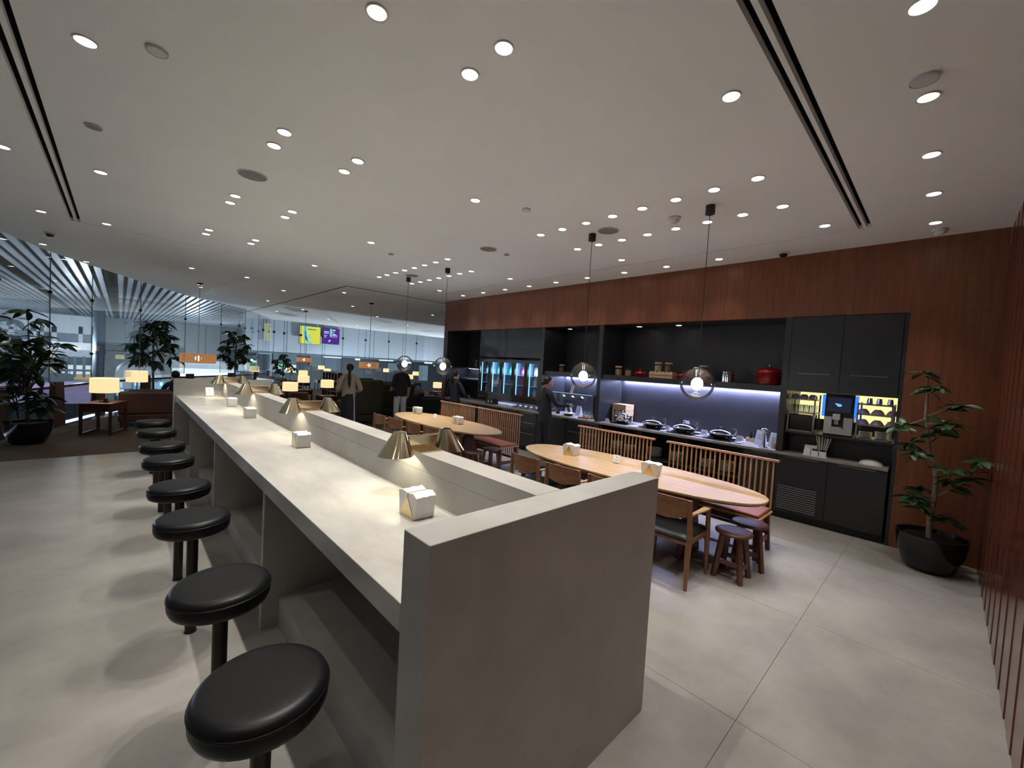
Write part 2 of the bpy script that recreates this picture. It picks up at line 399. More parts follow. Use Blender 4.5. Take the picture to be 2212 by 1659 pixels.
for px, py in ((1176, 712), (1235, 711), (1301, 708), (1380, 705), (1469, 703)):
    q = atz(px, py, 2.74)
    place_dl(q.x, -7.02, 3.0, 'bright round downlight in the dark soffit above the buffet shelf', 'soffit downlights', z=2.74, ang=70)
# speakers, detectors, cameras in the ceiling
def ceil_disc(name, x, y, r, label, cat, m='speaker_grille', group=None, h=0.008):
    t = thing(name, label, cat, (x, y, ZC), group=group)
    bm = bm_new(); lathe(bm, [(0, -h), (r*0.9, -h), (r, -h*0.6), (r, 0.003), (0, 0.003)], seg=28); obj('grille', bm, m, t, smooth=40)
    bm = bm_new(); lathe(bm, [(r, 0.002), (r, -h), (r*1.06, -h), (r*1.07, 0.002)], seg=28); obj('rim', bm, 'device_white', t, smooth=40)
    return t
for x, y in ((4.79, -0.91), (2.95, -4.27), (4.79, -3.92), (7.54, -4.23)):
    ceil_disc('ceiling_speaker', x, y, 0.12, 'flat round grey loudspeaker grille set in the ceiling', 'speaker', group='ceiling loudspeakers')
for x, y, r, lab in ((4.8, 0.18, 0.05, 'small grey sensor disc near the double slot over the stools'), (0.20, -3.20, 0.06, 'pale sensor disc between the downlights beside the boarded wall'), (6.34, -3.16, 0.04, 'tiny dark sensor disc over the dining aisle toward the lounge'), (4.77, -4.27, 0.04, 'tiny dark sensor disc between the two pairs of globe pendants'), (3.29, -0.13, 0.05, 'pale flush access disc over the stool aisle'), (3.27, -3.18, 0.045, 'small pale sprinkler rose beside the downlight rows of the near table')):
    ceil_disc('ceiling_sensor', x, y, r, lab, 'sensor', m='device_white' if 'pale' in lab else 'speaker_grille', h=0.015)
def detector(x, y, lab, dark=False):
    t = thing('smoke_detector' if not dark else 'dome_camera', lab, 'detector' if not dark else 'camera', (x, y, ZC))
    bm = bm_new(); lathe(bm, [(0.065, 0), (0.065, -0.02), (0.05, -0.024), (0.0, -0.024)], seg=20); obj('base', bm, 'device_white', t, smooth=40)
    bm = bm_new(); lathe(bm, [(0.045, -0.024), (0.045, -0.045), (0.03, -0.06), (0, -0.065)], seg=20); obj('dome' if dark else 'sensor_head', bm, 'black_gloss' if dark else 'device_white', t, smooth=50)
detector(2.15, -4.34, 'white smoke detector on the ceiling beside the nearest globe pendants')
detector(1.60, -6.34, 'dome security camera on the ceiling by the wood wall', True)
detector(10.06, 0.85, 'dark dome security camera on the ceiling on the atrium side', True)
detector(0.16, -6.30, 'small sprinkler head at the corner of wood wall and boarded wall')
# ------------------------------------------------------------------ concrete bar
bar = thing('bar_counter', 'long T-shaped grey concrete bar with raised middle wall and end walls', 'bar counter', (1.03, -1.396, 0))
def LB(x0, x1, y0, y1, z0, z1): return B(x0-1.03, x1-1.03, y0+1.396, y1+1.396, z0, z1)
obj('end_wall', LB(1.029, 1.186, -2.112, -0.68, 0, 1.30), 'bar_concrete', bar, bevel=0.003)
obj('end_wall', LB(8.86, 9.02, -2.112, -0.655, 0, 1.325), 'bar_concrete', bar, bevel=0.003)
obj('middle_wall', LB(1.186, 8.86, -1.476, -1.316, 0, 1.20), 'bar_concrete', bar)
obj('wall_cap', LB(1.186, 8.86, -1.476, -1.3155, 1.2015, 1.30), 'bar_concrete', bar)
for s in (0, 1):
    f = (lambda a: a) if s == 0 else (lambda a: -2.792-a)
    def yb(a, b): return (min(f(a), f(b)), max(f(a), f(b)))
    obj('counter_top', LB(1.186, 8.86, *yb(-0.68, -1.25), 0.95, 1.05), 'bar_top', bar, bevel=0.003)
    obj('cable_channel', LB(1.186, 8.86, *yb(-1.2515, -1.316), 0.95, 1.038), 'bar_concrete', bar)
    obj('foot_step', LB(1.186, 8.86, *yb(-0.80, -1.316), 0, 0.20), 'bar_concrete', bar)
    for xp in (3.05, 5.03, 7.02):
        obj('support_panel', LB(xp-0.025, xp+0.025, *yb(-0.70, -1.316), 0, 0.95), 'bar_concrete', bar)
# bar stools
def bar_stool():
    t = thing('bar_stool', 'round black leather bar stool on a dark pole fixed at the concrete bar', 'bar stool', group='bar stools along the concrete bar')
    r = 0.20
    bm = bm_new()
    lathe(bm, [(0, 0.778), (0.13, 0.7775), (0.165, 0.776), (0.182, 0.772), (0.193, 0.763), (0.1985, 0.752), (0.1995, 0.744)], seg=48)
    obj('cushion', bm, 'leather_black', t, smooth=60)
    bm = bm_new(); lathe(bm, [(0.199, 0.746), (0.2025, 0.744), (0.2035, 0.741), (0.2025, 0.738), (0.199, 0.736)], seg=48); obj('piping', bm, 'leather_black', t, smooth=60)
    bm = bm_new(); lathe(bm, [(0.1995, 0.738), (0.2005, 0.72), (0.199, 0.70), (0.192, 0.682), (0.178, 0.675), (0, 0.675)], seg=48); obj('side_band', bm, 'leather_black', t, smooth=50)
    obj('mount_plate', cylbm((0, 0, 0), 0.09, 0.660, 0.675), 'pole_metal', t, smooth=40)
    obj('pole', cylbm((0, 0, 0), 0.031, 0.006, 0.66, 24), 'pole_metal', t, smooth=40)
    obj('floor_flange', cylbm((0, 0, 0), 0.034, 0.0, 0.007, 24), 'pole_metal', t, smooth=40)
    return t
bs = bar_stool()
for i, x in enumerate((1.48, 2.26, 3.29, 4.12, 5.18, 5.97, 6.98, 7.86)):
    o = bs if i == 0 else dup(bs, (x, -0.355, 0))
    o.location = (x, -0.355, 0); o['label'] = 'round black leather bar stool, %s the near end wall of the bar' % ('closest to', 'second from', 'third from', 'fourth from', 'fifth from', 'sixth from', 'seventh from', 'farthest from')[i]
# brass double lamps on the bar wall
def bar_lamp():
    t = thing('bar_lamp', 'polished brass lamp with two slanted cone shades straddling the bar wall', 'lamp', group='brass double lamps on the bar wall')
    obj('base_plate', B(-0.11, 0.11, -0.079, 0.079, 1.3005, 1.308), 'brass_soft', t, bevel=0.002)
    obj('blade', B(-0.006, 0.006, -0.10, 0.10, 1.308, 1.385), 'brass', t)
    bm = bm_new(); tube(bm, [(0, -0.15, 1.388), (0, 0.15, 1.388)], 0.006, 10); obj('arm', bm, 'brass', t, smooth=40)
    for s in (1, -1):
        bm = bm_new(); top = (0, s*0.165, 1.42); bot = (-0.008, s*0.1905, 1.280); seg = 40
        a = []; b = []; c = []; d = []
        for i in range(seg):
            q = 2*PI*i/seg; cs, sn = math.cos(q), math.sin(q)
            a.append(bm.verts.new((top[0]+0.036*cs, top[1]+0.036*sn, top[2])))
            b.append(bm.verts.new((bot[0]+0.106*cs, bot[1]+0.106*sn, bot[2])))
            c.append(bm.verts.new((bot[0]+0.1035*cs, bot[1]+0.1035*sn, bot[2]+0.0005)))
            d.append(bm.verts.new((top[0]+0.0335*cs, top[1]+0.0335*sn, top[2]-0.002)))
        for i in range(seg):
            j = (i+1) % seg
            bm.faces.new((a[i], a[j], b[j], b[i])); bm.faces.new((b[i], b[j], c[j], c[i])); bm.faces.new((c[i], c[j], d[j], d[i]))
        bm.faces.new(a)
        obj('shade', bm, 'brass', t, smooth=35)
        bm = bm_new(); sphere(bm, (0, s*0.178, 1.372), 0.016, 12, 8); obj('lamp_bulb', bm, 'lamp_disc', t, smooth=60)
    return t
bl = bar_lamp()
ld = None
for i, x in enumerate((2.25, 4.40, 6.46, 8.55)):
    o = bl if i == 0 else dup(bl, (x, -1.396, 0))
    o['label'] = 'brass lamp with two cone shades straddling the bar wall, %s' % ('closest to the near end wall', 'second from the near end wall', 'third from the near end wall', 'closest to the far end wall')[i]
    o.location = (x, -1.396, 0)
    for s in (1, -1):
        l = bpy.data.objects.new('lamp_glow', spot(6.5, 130, 0.3, (1.0, 0.92, 0.70), 0.02)); C.objects.link(l)
        l.location = (x, -1.396+s*0.182, 1.358)
# napkin holders, card stands
def napkin_holder(name, label, loc, rz, group=None, seed=0, sc=1.0):
    rnd = random.Random(seed)
    t = thing(name, label, 'napkin holder', loc, rz, group)
    h = 0.10*sc; wd = 0.062*sc; ln = 0.052*sc
    for s in (1, -1):   # triangular brass end plates
        bm = bm_new(); v = []
        for xx in (s*ln-0.0012, s*ln+0.0012): v.append([bm.verts.new(p) for p in ((xx, -wd, 0), (xx, wd, 0), (xx, 0, h*0.95))])
        bm.faces.new(v[0]); bm.faces.new(v[1][::-1])
        for i in range(3): bm.faces.new((v[0][i], v[0][(i+1) % 3], v[1][(i+1) % 3], v[1][i]))
        obj('end_plate', bm, 'brass_soft', t)
    obj('base', B(-ln, ln, -wd*0.9, wd*0.9, 0, 0.003), 'brass_soft', t)
    for k, y0 in enumerate((-0.62, 0.62)):   # two fanned stacks of folded napkins leaning outward
        bm = bm_new(); n = 6; pr = []
        s = 1 if y0 > 0 else -1
        for i in range(n+1):
            f = i/n; xx = -ln*0.95 + 2*ln*0.95*f
            j = rnd.uniform(-0.003, 0.003)
            pr.append([bm.verts.new(p) for p in ((xx, s*wd*0.18, 0.004), (xx, s*(wd*1.05+j), 0.004), (xx, s*(wd*1.25+j), h*1.02+j), (xx, s*wd*0.75, h*1.16+rnd.uniform(-0.004, 0.004)), (xx, s*wd*0.05, h*1.08))])
        for a, b in zip(pr[:-1], pr[1:]):
            for i in range(5): bm.faces.new((a[i], a[(i+1) % 5], b[(i+1) % 5], b[i]))
        bm.faces.new(pr[0][::-1]); bm.faces.new(pr[-1])
        obj('napkin_stack', bm, 'napkin', t, smooth=30)
    return t
napkin_holder('napkin_holder', 'brass napkin holder with white napkins on the bar beside the near end wall', (1.86, -1.135, 1.05), PI/2, seed=1, sc=1.15)
napkin_holder('napkin_holder', 'brass napkin holder with white napkins on the bar, second from the near end wall', (3.84, -1.155, 1.05), PI/2, seed=2, sc=1.1)
napkin_holder('napkin_holder', 'brass napkin holder with white napkins on the bar, third from the near end wall', (5.80, -1.15, 1.05), PI/2, seed=3, sc=1.1)
napkin_holder('napkin_holder', 'brass napkin holder with white napkins on the bar, closest to the leaning notice card', (7.05, -1.17, 1.05), PI/2, seed=4, sc=1.1)
def card_stand(label, loc, rz, w=0.09, h=0.11, tilt=0.25, logo=True, wood=True):
    t = thing('notice_card', label, 'notice card', loc, rz)
    bm = bm_new(); y0 = 0.0; dy = h*math.tan(tilt)
    v = [bm.verts.new(p) for p in ((-w/2, 0, 0.004), (w/2, 0, 0.004), (w/2, dy, h), (-w/2, dy, h), (-w/2, 0.003, 0.004), (w/2, 0.003, 0.004), (w/2, dy+0.003, h), (-w/2, dy+0.003, h))]
    for f in ((0, 1, 2, 3), (7, 6, 5, 4), (0, 4, 5, 1), (1, 5, 6, 2), (2, 6, 7, 3), (3, 7, 4, 0)): bm.faces.new([v[i] for i in f])
    obj('card', bm, 'white_paper', t)
    if logo:
        for zz, ww, hh in ((0.68, 0.26, 0.13), (0.42, 0.5, 0.02), (0.34, 0.42, 0.02), (0.26, 0.46, 0.02)):
            bm = bm_new(); z1 = h*zz; z2 = z1+h*hh
            vv = [bm.verts.new(p) for p in ((-w*ww/2, z1*math.tan(tilt)-0.0012, z1), (w*ww/2, z1*math.tan(tilt)-0.0012, z1), (w*ww/2*(0.5 if hh > 0.1 else 1), z2*math.tan(tilt)-0.0012, z2), (-w*ww/2*(0.5 if hh > 0.1 else 1), z2*math.tan(tilt)-0.0012, z2))]
            bm.faces.new(vv); obj('print_mark', bm, 'speaker_grille', t)
    if wood: obj('wooden_foot', B(-w*0.42, w*0.42, -0.012, 0.02, 0, 0.014), 'pine', t)
    return t
card_stand('white notice card leaning in the far corner of the bar counter', (8.62, -1.12, 1.05), -1.25, 0.12, 0.15)
# ------------------------------------------------------------------ dining tables
def oval(L, W, n=64, p=2.35):
    pts = []
    for i in range(n):
        a = 2*PI*i/n; c, s = math.cos(a), math.sin(a)
        pts.append((L/2*math.copysign(abs(c)**(2/p), c), W/2*math.copysign(abs(s)**(2/p), s)))
    return pts
def dining_table(label, cx, cy, L=3.02, W=1.06):
    t = thing('dining_table', label, 'table', (cx, cy, 0))
    bm = bm_new(); prism(bm, oval(L, W), 0.715, 0.74); obj('table_top', bm, 'oak', t, smooth=30, bevel=0.006)
    bm = bm_new(); prism(bm, oval(L-0.06, W-0.06), 0.700, 0.7145); obj('under_edge', bm, 'dark_wood', t, smooth=30)
    obj('apron_beam', B(-L*0.33, L*0.33, -0.04, 0.04, 0.63, 0.70), 'dark_wood', t)
    for s in (1, -1):
        bm = bm_new(); slab_bar(bm, (s*L*0.27, 0, 0.0), (s*L*0.27, 0, 0.63), 0.46, 0.16, 0.06, (1, 0, 0)); obj('leg', bm, 'dark_wood', t)
        obj('cross_brace', B(s*L*0.27-0.03, s*L*0.27+0.03, -0.36, 0.36, 0.655, 0.70), 'dark_wood', t)
    obj('stretcher', B(-L*0.27, L*0.27, -0.02, 0.02, 0.16, 0.22), 'dark_wood', t)
    return t
dining_table('long oval oak dining table nearer to the potted tree and boarded wall', 2.57, -4.36)
dining_table('long oval oak dining table nearer to the dim lounge', 6.52, -4.46)
for x, y, rz, lab in ((3.34, -4.33, 0.35, 'brass napkin holder on the near oval table, at its end facing the other table'), (2.19, -4.30, 0.3, 'brass napkin holder on the near oval table, at its end facing the potted tree'), (7.70, -4.60, 0.3, 'brass napkin holder on the lounge-side oval table, at its end facing the lounge'), (6.14, -4.52, 0.3, 'brass napkin holder on the lounge-side oval table, at its end facing the near table')):
    napkin_holder('napkin_holder', lab, (x, y, 0.74), PI/2+0.1, seed=int(x*10), sc=1.25)
card_stand('small white card on a wooden foot between napkin holders of the near oval table', (2.72, -4.43, 0.74), PI+0.15, 0.085, 0.10)
card_stand('small white card on a wooden foot between napkin holders of the lounge-side oval table', (6.87, -4.49, 0.74), PI+0.15, 0.085, 0.10)
# benches with spindle backs
def bench(L, n):
    t = thing('spindle_bench', 'x', 'bench', group='spindle-back benches')
    yb, yf = -0.02, 0.44      # back and front edge (front looks to +Y)
    obj('seat_board', B(-L/2, L/2, yb+0.01, yf+0.015, 0.415, 0.435), 'oak_spindle', t)
    bm = bm_new(); box(bm, -L/2+0.015, L/2-0.015, yb+0.03, yf, 0.435, 0.47); obj('cushion', bm, 'leather_tan', t, bevel=0.012, smooth=40)
    obj('top_rail', B(-L/2-0.02, L/2+0.02, yb-0.03, yb+0.015, 0.975, 1.0), 'oak_spindle', t, bevel=0.004)
    obj('low_rail', B(-L/2+0.02, L/2-0.02, yb-0.02, yb+0.01, 0.17, 0.205), 'dark_wood', t)
    obj('front_rail', B(-L/2+0.02, L/2-0.02, yf-0.045, yf-0.02, 0.345, 0.415), 'dark_wood', t)
    bm = bm_new(); tube(bm, [(0, 0, 0.205), (0, 0, 0.5), (0, 0, 0.955), (0, 0, 0.976)], [0.009, 0.011, 0.011, 0.006], 8); sp = obj('spindle', bm, 'oak_spindle', t, smooth=50)
    for i in range(n):
        x = -L/2+0.03 + (L-0.06)*i/(n-1)
        if i == 0: sp.location = (x, yb-0.006, 0)
        else: linked('spindle', sp, t, (x, yb-0.006, 0))
    for s in (1, -1):
        for yy, dy in ((yf-0.05, 0.035), (yb+0.04, -0.03)):
            bm = bm_new(); tube(bm, [(s*(L/2-0.05)+s*0.03, yy+dy, 0), (s*(L/2-0.05), yy, 0.415)], [0.030, 0.030], 4, ph=PI/4); obj('leg', bm, 'stool_wood', t)
        bm = bm_new(); slab_bar(bm, (s*(L/2-0.033), yb+0.03, 0.15), (s*(L/2-0.033), yf-0.03, 0.15), 0.022, 0.022, 0.05); obj('side_stretcher', bm, 'stool_wood', t)
    return t
bn = bench(1.24, 22)
labs = ('spindle-back bench with tan leather pad at the near oval table, end beside the low stools', 'spindle-back bench with tan leather pad at the near oval table, beside the other table',
        'spindle-back bench with tan leather pad at the lounge-side oval table, next to the near table', 'spindle-back bench with tan leather pad at the lounge-side oval table, next to the lounge')
for i, (x, y) in enumerate(((1.83, -5.20), (3.28, -5.20), (5.86, -5.24), (7.19, -5.24))):
    o = bn if i == 0 else dup(bn, (x, y, 0))
    o.location = (x, y, 0); o['label'] = labs[i]
# armchairs (face -Y towards the tables)
def armchair():
    t = thing('dining_armchair', 'x', 'chair')
    w = 0.25
    for s in (1, -1):
        bm = bm_new(); tube(bm, [(s*(w-0.005), 0.06, 0), (s*(w-0.015), 0.035, 0.30), (s*(w-0.02), 0.0, 0.46), (s*(w-0.03), 0.02, 0.775)], [0.016, 0.026, 0.027, 0.018], 8); obj('leg', bm, 'chair_wood', t, smooth=60)
        bm = bm_new(); tube(bm, [(s*(w+0.005), -0.42, 0), (s*w, -0.41, 0.35), (s*(w-0.005), -0.40, 0.63)], [0.015, 0.025, 0.020], 8); obj('leg', bm, 'chair_wood', t, smooth=60)
        bm = bm_new(); slab_bar(bm, (s*(w-0.02), 0.01, 0.645), (s*(w+0.005), -0.27, 0.648), 0.03, 0.060, 0.018); slab_bar(bm, (s*(w+0.005), -0.269, 0.648), (s*w, -0.43, 0.642), 0.060, 0.045, 0.018)
        obj('armrest', bm, 'oak', t, bevel=0.004)
        bm = bm_new(); slab_bar(bm, (s*(w-0.02), 0.01, 0.40), (s*(w-0.01), -0.41, 0.40), 0.02, 0.02, 0.045); obj('side_rail', bm, 'chair_wood', t)
    bm = bm_new(); n = 14; rows = []
    for i in range(n+1):
        f = -1+2*i/n; x = f*0.235; y = 0.045-0.055*f*f
        zt = 0.785-0.012*f*f; zb = 0.585+0.05*f*f
        rows.append([bm.verts.new(p) for p in ((x, y-0.008, zb), (x, y+0.008, zb), (x, y+0.022, zt), (x, y+0.004, zt))])
    for a, b in zip(rows[:-1], rows[1:]):
        for i in range(4): bm.faces.new((a[i], a[(i+1) % 4], b[(i+1) % 4], b[i]))
    bm.faces.new(rows[0][::-1]); bm.faces.new(rows[-1]); obj('backrest', bm, 'chair_wood', t, smooth=50)
    bm = bm_new(); n = 10; g = []
    for i in range(n+1):
        row = []
        for j in range(n+1):
            u = -1+2*i/n; v = -1+2*j/n; x = u*(0.232+0.012*(1-v)/2); y = -0.205+v*0.235
            e = max(abs(u), abs(v)); z = 0.452+0.012*u*u-0.006*v - 0.030*max(0, e-0.75)/0.25*(max(0, e-0.75)/0.25)
            row.append(bm.verts.new((x, y, z)))
        g.append(row)
    for i in range(n):
        for j in range(n): bm.faces.new((g[i][j], g[i+1][j], g[i+1][j+1], g[i][j+1]))
    ext = bmesh.ops.extrude_edge_only(bm, edges=[e for e in bm.edges if e.is_boundary])
    for v in [q for q in ext['geom'] if isinstance(q, bmesh.types.BMVert)]: v.co.z = 0.405; v.co.x *= 0.97
    obj('seat', bm, 'leather_black', t, smooth=60)
    obj('front_rail', B(-0.23, 0.23, -0.415, -0.39, 0.37, 0.405), 'chair_wood', t)
    obj('back_rail', B(-0.22, 0.22, -0.01, 0.015, 0.37, 0.405), 'chair_wood', t)
    return t
ac = armchair()
chl = [(1.68, -3.62, 'near', 'closest to its low stools'), (2.29, -3.60, 'near', 'second from its low stools'), (2.88, -3.61, 'near', 'third from its low stools'), (3.47, -3.61, 'near', 'closest to the other table'),
       (5.77, -3.75, 'lounge-side', 'closest to the near table'), (6.37, -3.74, 'lounge-side', 'second from the near table'), (6.96, -3.71, 'lounge-side', 'third from the near table'), (7.57, -3.70, 'lounge-side', 'closest to the lounge')]
for i, (x, y, tb, ps) in enumerate(chl):
    o = ac if i == 0 else dup(ac, (x, y, 0))
    o.location = (x, y, 0); o.rotation_euler = (0, 0, (0.05, -0.04, 0.03, 0.0, 0.02, -0.05, 0.04, 0.0)[i])
    o['label'] = 'wooden armchair with black seat at the %s table, %s' % (tb, ps); o['group'] = 'armchairs along the %s table' % tb
# low round stools
def low_stool():
    t = thing('low_stool', 'x', 'stool')
    bm = bm_new(); lathe(bm, [(0, 0.445), (0.14, 0.444), (0.158, 0.438), (0.162, 0.43), (0.158, 0.418), (0, 0.412)], seg=32); obj('seat', bm, 'stool_wood', t, smooth=50)
    pts = []
    for k in range(4):
        a = PI/4+k*PI/2; p0 = Vector((0.165*math.cos(a), 0.165*math.sin(a), 0)); p1 = Vector((0.10*math.cos(a), 0.10*math.sin(a), 0.412)); pts.append((p0, p1))
        bm = bm_new(); tube(bm, [p0, p1], [0.026, 0.030], 4, ph=0.0); obj('leg', bm, 'stool_wood', t)
    for k in range(4):
        a = pts[k][0].lerp(pts[k][1], 0.30 if k % 2 else 0.38); b = pts[(k+1) % 4][0].lerp(pts[(k+1) % 4][1], 0.30 if k % 2 else 0.38)
        bm = bm_new(); slab_bar(bm, a, b, 0.02, 0.02, 0.04); obj('stretcher', bm, 'stool_wood', t)
    return t
ls = low_stool()
for i, (x, y, lab) in enumerate(((1.27, -4.19, 'low dark-wood stool at the tree end of the near table, armchair side'), (1.25, -4.58, 'low dark-wood stool at the tree end of the near table, bench side'),
                                 (3.88, -4.12, 'low dark-wood stool under the far end of the near table, armchair side'), (4.00, -4.55, 'low dark-wood stool under the far end of the near table, bench side'),
                                 (5.20, -4.20, 'low dark-wood stool at the lounge-side table, end facing near table, armchair side'), (5.28, -4.62, 'low dark-wood stool at the lounge-side table, end facing near table, bench side'))):
    o = ls if i == 0 else dup(ls, (x, y, 0))
    o.location = (x, y, 0); o.rotation_euler = (0, 0, 0.35*i); o['label'] = lab; o['group'] = 'low round stools'
# glass globe pendants
def pendant():
    t = thing('globe_pendant', 'x', 'pendant lamp', group='clear glass globe pendants')
    gz = 1.79-ZC; R = 0.165
    obj('ceiling_cup', cylbm((0, 0, 0), 0.045, -0.085, 0.0), 'black_matte', t, smooth=40)
    bm = bm_new(); tube(bm, [(0, 0, -0.08), (0, 0, gz+R*0.98)], 0.0035, 6); obj('cord', bm, 'black_matte', t)
    bm = bm_new(); n = 18; prof = []
    for i in range(n+1):
        a = 0.26+(PI-0.26)*i/n; prof.append((max(0, R*math.sin(a)), gz+R*math.cos(a)))
    lathe(bm, prof, seg=32); obj('globe', bm, 'globe_glass', t, smooth=60)
    bm = bm_new(); lathe(bm, [(0, gz+R*1.02), (0.045, gz+R*1.0), (0.047, gz+R*0.93), (0.02, gz+R*0.9), (0.018, gz+R*0.45), (0, gz+R*0.45)], seg=20); obj('lamp_holder', bm, 'steel', t, smooth=40)
    bm = bm_new(); sphere(bm, (0, 0, gz-0.005), 0.055, 16, 10, (1, 1, 1.15)); obj('lamp_bulb', bm, 'bulb', t, smooth=60)
    return t
pd = pendant()
for i, (x, y, lab) in enumerate(((1.74, -4.25, 'clear glass globe pendant over the near oval table, next to the potted tree end'), (3.18, -4.27, 'clear glass globe pendant over the near oval table, next to the lounge end'),
                                 (6.37, -4.29, 'clear glass globe pendant over the lounge-side table, nearer the buffet counter end'), (7.78, -4.29, 'clear glass globe pendant over the lounge-side table, nearer the lounge'))):
    o = pd if i == 0 else dup(pd, (x, y, ZC))
    o.location = (x, y, ZC); o['label'] = lab
    add_light('globe_light', 'POINT', (x, y, 1.785), 70, (0.95, 0.965, 1.0), shadow_soft_size=0.05)
# ------------------------------------------------------------------ buffet
CT = 0.905
def lab_item(name, bm, m, label, cat, group=None, loc=(0, 0, 0), smooth=45):
    return tag(obj(name, bm, m, None, smooth=smooth, loc=loc), label, cat, group)
tag(obj('buffet_worktop', B(0.40, 9.595, -7.36, YW+0.012, 0.868, CT), 'worktop', bevel=0.003), 'long grey stone worktop running the length of the buffet', 'worktop')
def cabinet(label, x0, x1, n, grille=None, name='base_cabinet', z0=0.09, z1=0.866, y=YW, drawers=False, deep=0.70):
    t = thing(name, label, 'cabinet', ((x0+x1)/2, y, 0)); w = x1-x0
    obj('carcass', B(-w/2, w/2, -deep, -0.022, z0, z1), 'cabinet_dark', t)
    if z0 < 0.2: obj('plinth', B(-w/2, w/2, -deep, -0.05, 0, z0), 'black_matte', t)
    for i in range(n):
        a = -w/2+w*i/n+0.003; b = -w/2+w*(i+1)/n-0.003
        if drawers:
            zz = z0
            for h in (0.32, 0.24, 0.215):
                d = obj('drawer', B(a, b, -0.022, 0, zz+0.003, zz+h-0.003), 'cabinet_dark', t)
                obj('finger_pull', B(a+0.06, b-0.06, 0, 0.006, zz+h-0.03, zz+h-0.018), 'frame_grey', d); zz += h
        else:
            d = obj('door', B(a, b, -0.022, 0, z0+0.003, z1-0.003), 'cabinet_dark', t)
            obj('handle_edge', B(a+0.1, b-0.1, 0, 0.004, z1-0.02, z1-0.012) if z0 < 0.2 else B(a+0.1, b-0.1, 0, 0.004, z0+0.23, z0+0.236), 'frame_grey', d)
    if grille:
        gx0, gx1, gz0, gz1 = grille
        g = obj('vent_grille', B(gx0-(x0+x1)/2, gx1-(x0+x1)/2, 0.0, 0.006, gz0, gz1), 'cabinet_dark', t)
        k = 0; zz = gz0+0.012
        while zz < gz1-0.012:
            obj('louvre', B(gx0-(x0+x1)/2+0.01, gx1-(x0+x1)/2-0.01, 0.006, 0.014, zz, zz+0.012), 'frame_grey', g); zz += 0.030
    return t
cabinet('dark base cabinet with a louvred vent below the coffee station', 0.40, 1.54, 2, grille=(1.05, 1.51, 0.13, 0.48))
cabinet('narrow dark base cabinet between the louvred vent and the open dish shelves', 1.546, 1.95, 1)
cabinet('dark drawer cabinet behind the standing person in a black suit', 4.46, 5.25, 1, drawers=True)
cabinet('dark base cabinet with doors under the glass food guard', 5.256, 6.08, 1)
cabinet('dark drawer cabinet under the right half of the drinks fridge', 6.086, 7.25, 2, drawers=True)
cabinet('dark base cabinet under the left half of the drinks fridge', 7.256, 8.45, 2)
cabinet('dark base cabinet at the lounge end of the buffet', 8.456, 9.595, 2)
cabinet('tall dark wall cabinet above the coffee station', 0.38, 1.483, 2, name='wall_cabinet', z0=1.752, z1=2.735, y=YW-0.004)
# open dish shelves under the worktop
t = thing('open_shelf_unit', 'open under-counter shelf unit with dishes behind the near benches', 'shelf unit', (3.2, YW, 0))
obj('back_panel', B(-1.245, 1.25, -0.70, -0.68, 0, 0.866), 'cabinet_dark', t)
for z in (0.06, 0.40): obj('shelf', B(-1.245, 1.25, -0.68, -0.02, z, z+0.025), 'cabinet_dark', t)
for x in (-1.23, -0.41, 0.41, 1.235): obj('divider', B(x-0.012, x+0.012, -0.68, -0.02, 0, 0.866), 'cabinet_dark', t)
def stack(cx, cy, cz, r, n, dz, m, label, name='plate'):
    prof = [(0, 0.004), (r*0.62, 0.004), (r, dz*1.2+0.004), (r, dz*1.2), (r*0.65, 0), (0, 0)]
    bm = bm_new(); lathe(bm, prof, seg=20); p = obj(name, bm, m, None, smooth=40)
    for i in range(n):
        o = p if i == 0 else bpy.data.objects.new(name, p.data)
        if i: C.objects.link(o)
        o.location = (cx, cy, cz+i*dz); tag(o, label, name, label.split(',')[0] if len(label) < 60 else 'stacked crockery')
for k, (x, z, r, n) in enumerate(((2.25, 0.426, 0.115, 9), (2.55, 0.426, 0.115, 7), (3.05, 0.426, 0.12, 8), (3.45, 0.426, 0.12, 9), (3.95, 0.426, 0.10, 6), (4.2, 0.426, 0.10, 8))):
    stack(x, -6.85, z, r, n, 0.016, 'ceramic', 'pale plate in a stack on the open shelf behind the benches')
for k, x in enumerate((2.3, 2.6, 3.1, 3.5, 3.9)):
    tag(obj('storage_basket', B(-0.13, 0.13, -0.2, 0.2, 0, 0.2), 'pine' if k % 2 else 'frame_grey', bevel=0.01, loc=(x, -6.85, 0.0855)), 'lidless %s storage basket on the lowest open shelf, %s divider' % ('wooden' if k % 2 else 'grey', ('beside the tree-end', 'right of the first', 'left of the middle', 'beside the lounge-end', 'right of the last')[k]), 'basket')
# shelf over the buffet with violet light strips beneath
t = thing('wall_shelf', 'long dark display shelf over the hot dishes lit violet beneath', 'shelf', (3.03, -7.36, 1.72))
obj('board', B(-1.47, 1.47, 0, 0.74, 0, 0.085), 'cabinet_dark', t)
obj('light_strip', B(-1.46, 1.46, 0.02, 0.045, -0.012, 0.0), 'led_violet', t)
t = thing('wall_shelf', 'short dark shelf above the glass food guard', 'shelf', (5.29, -7.36, 1.72))
obj('board', B(-0.70, 0.70, 0, 0.72, 0, 0.085), 'cabinet_dark', t)
obj('light_strip', B(-0.69, 0.69, 0.03, 0.055, -0.012, 0.0), 'led_violet', t)
for x0, x1 in ((1.6, 4.45), (4.62, 5.96)):
    l = add_light('shelf_strip_light', 'AREA', ((x0+x1)/2, -7.325, 1.70), 28.0*(x1-x0), (0.50, 0.56, 1.0), shape='RECTANGLE', size=x1-x0, size_y=0.03)
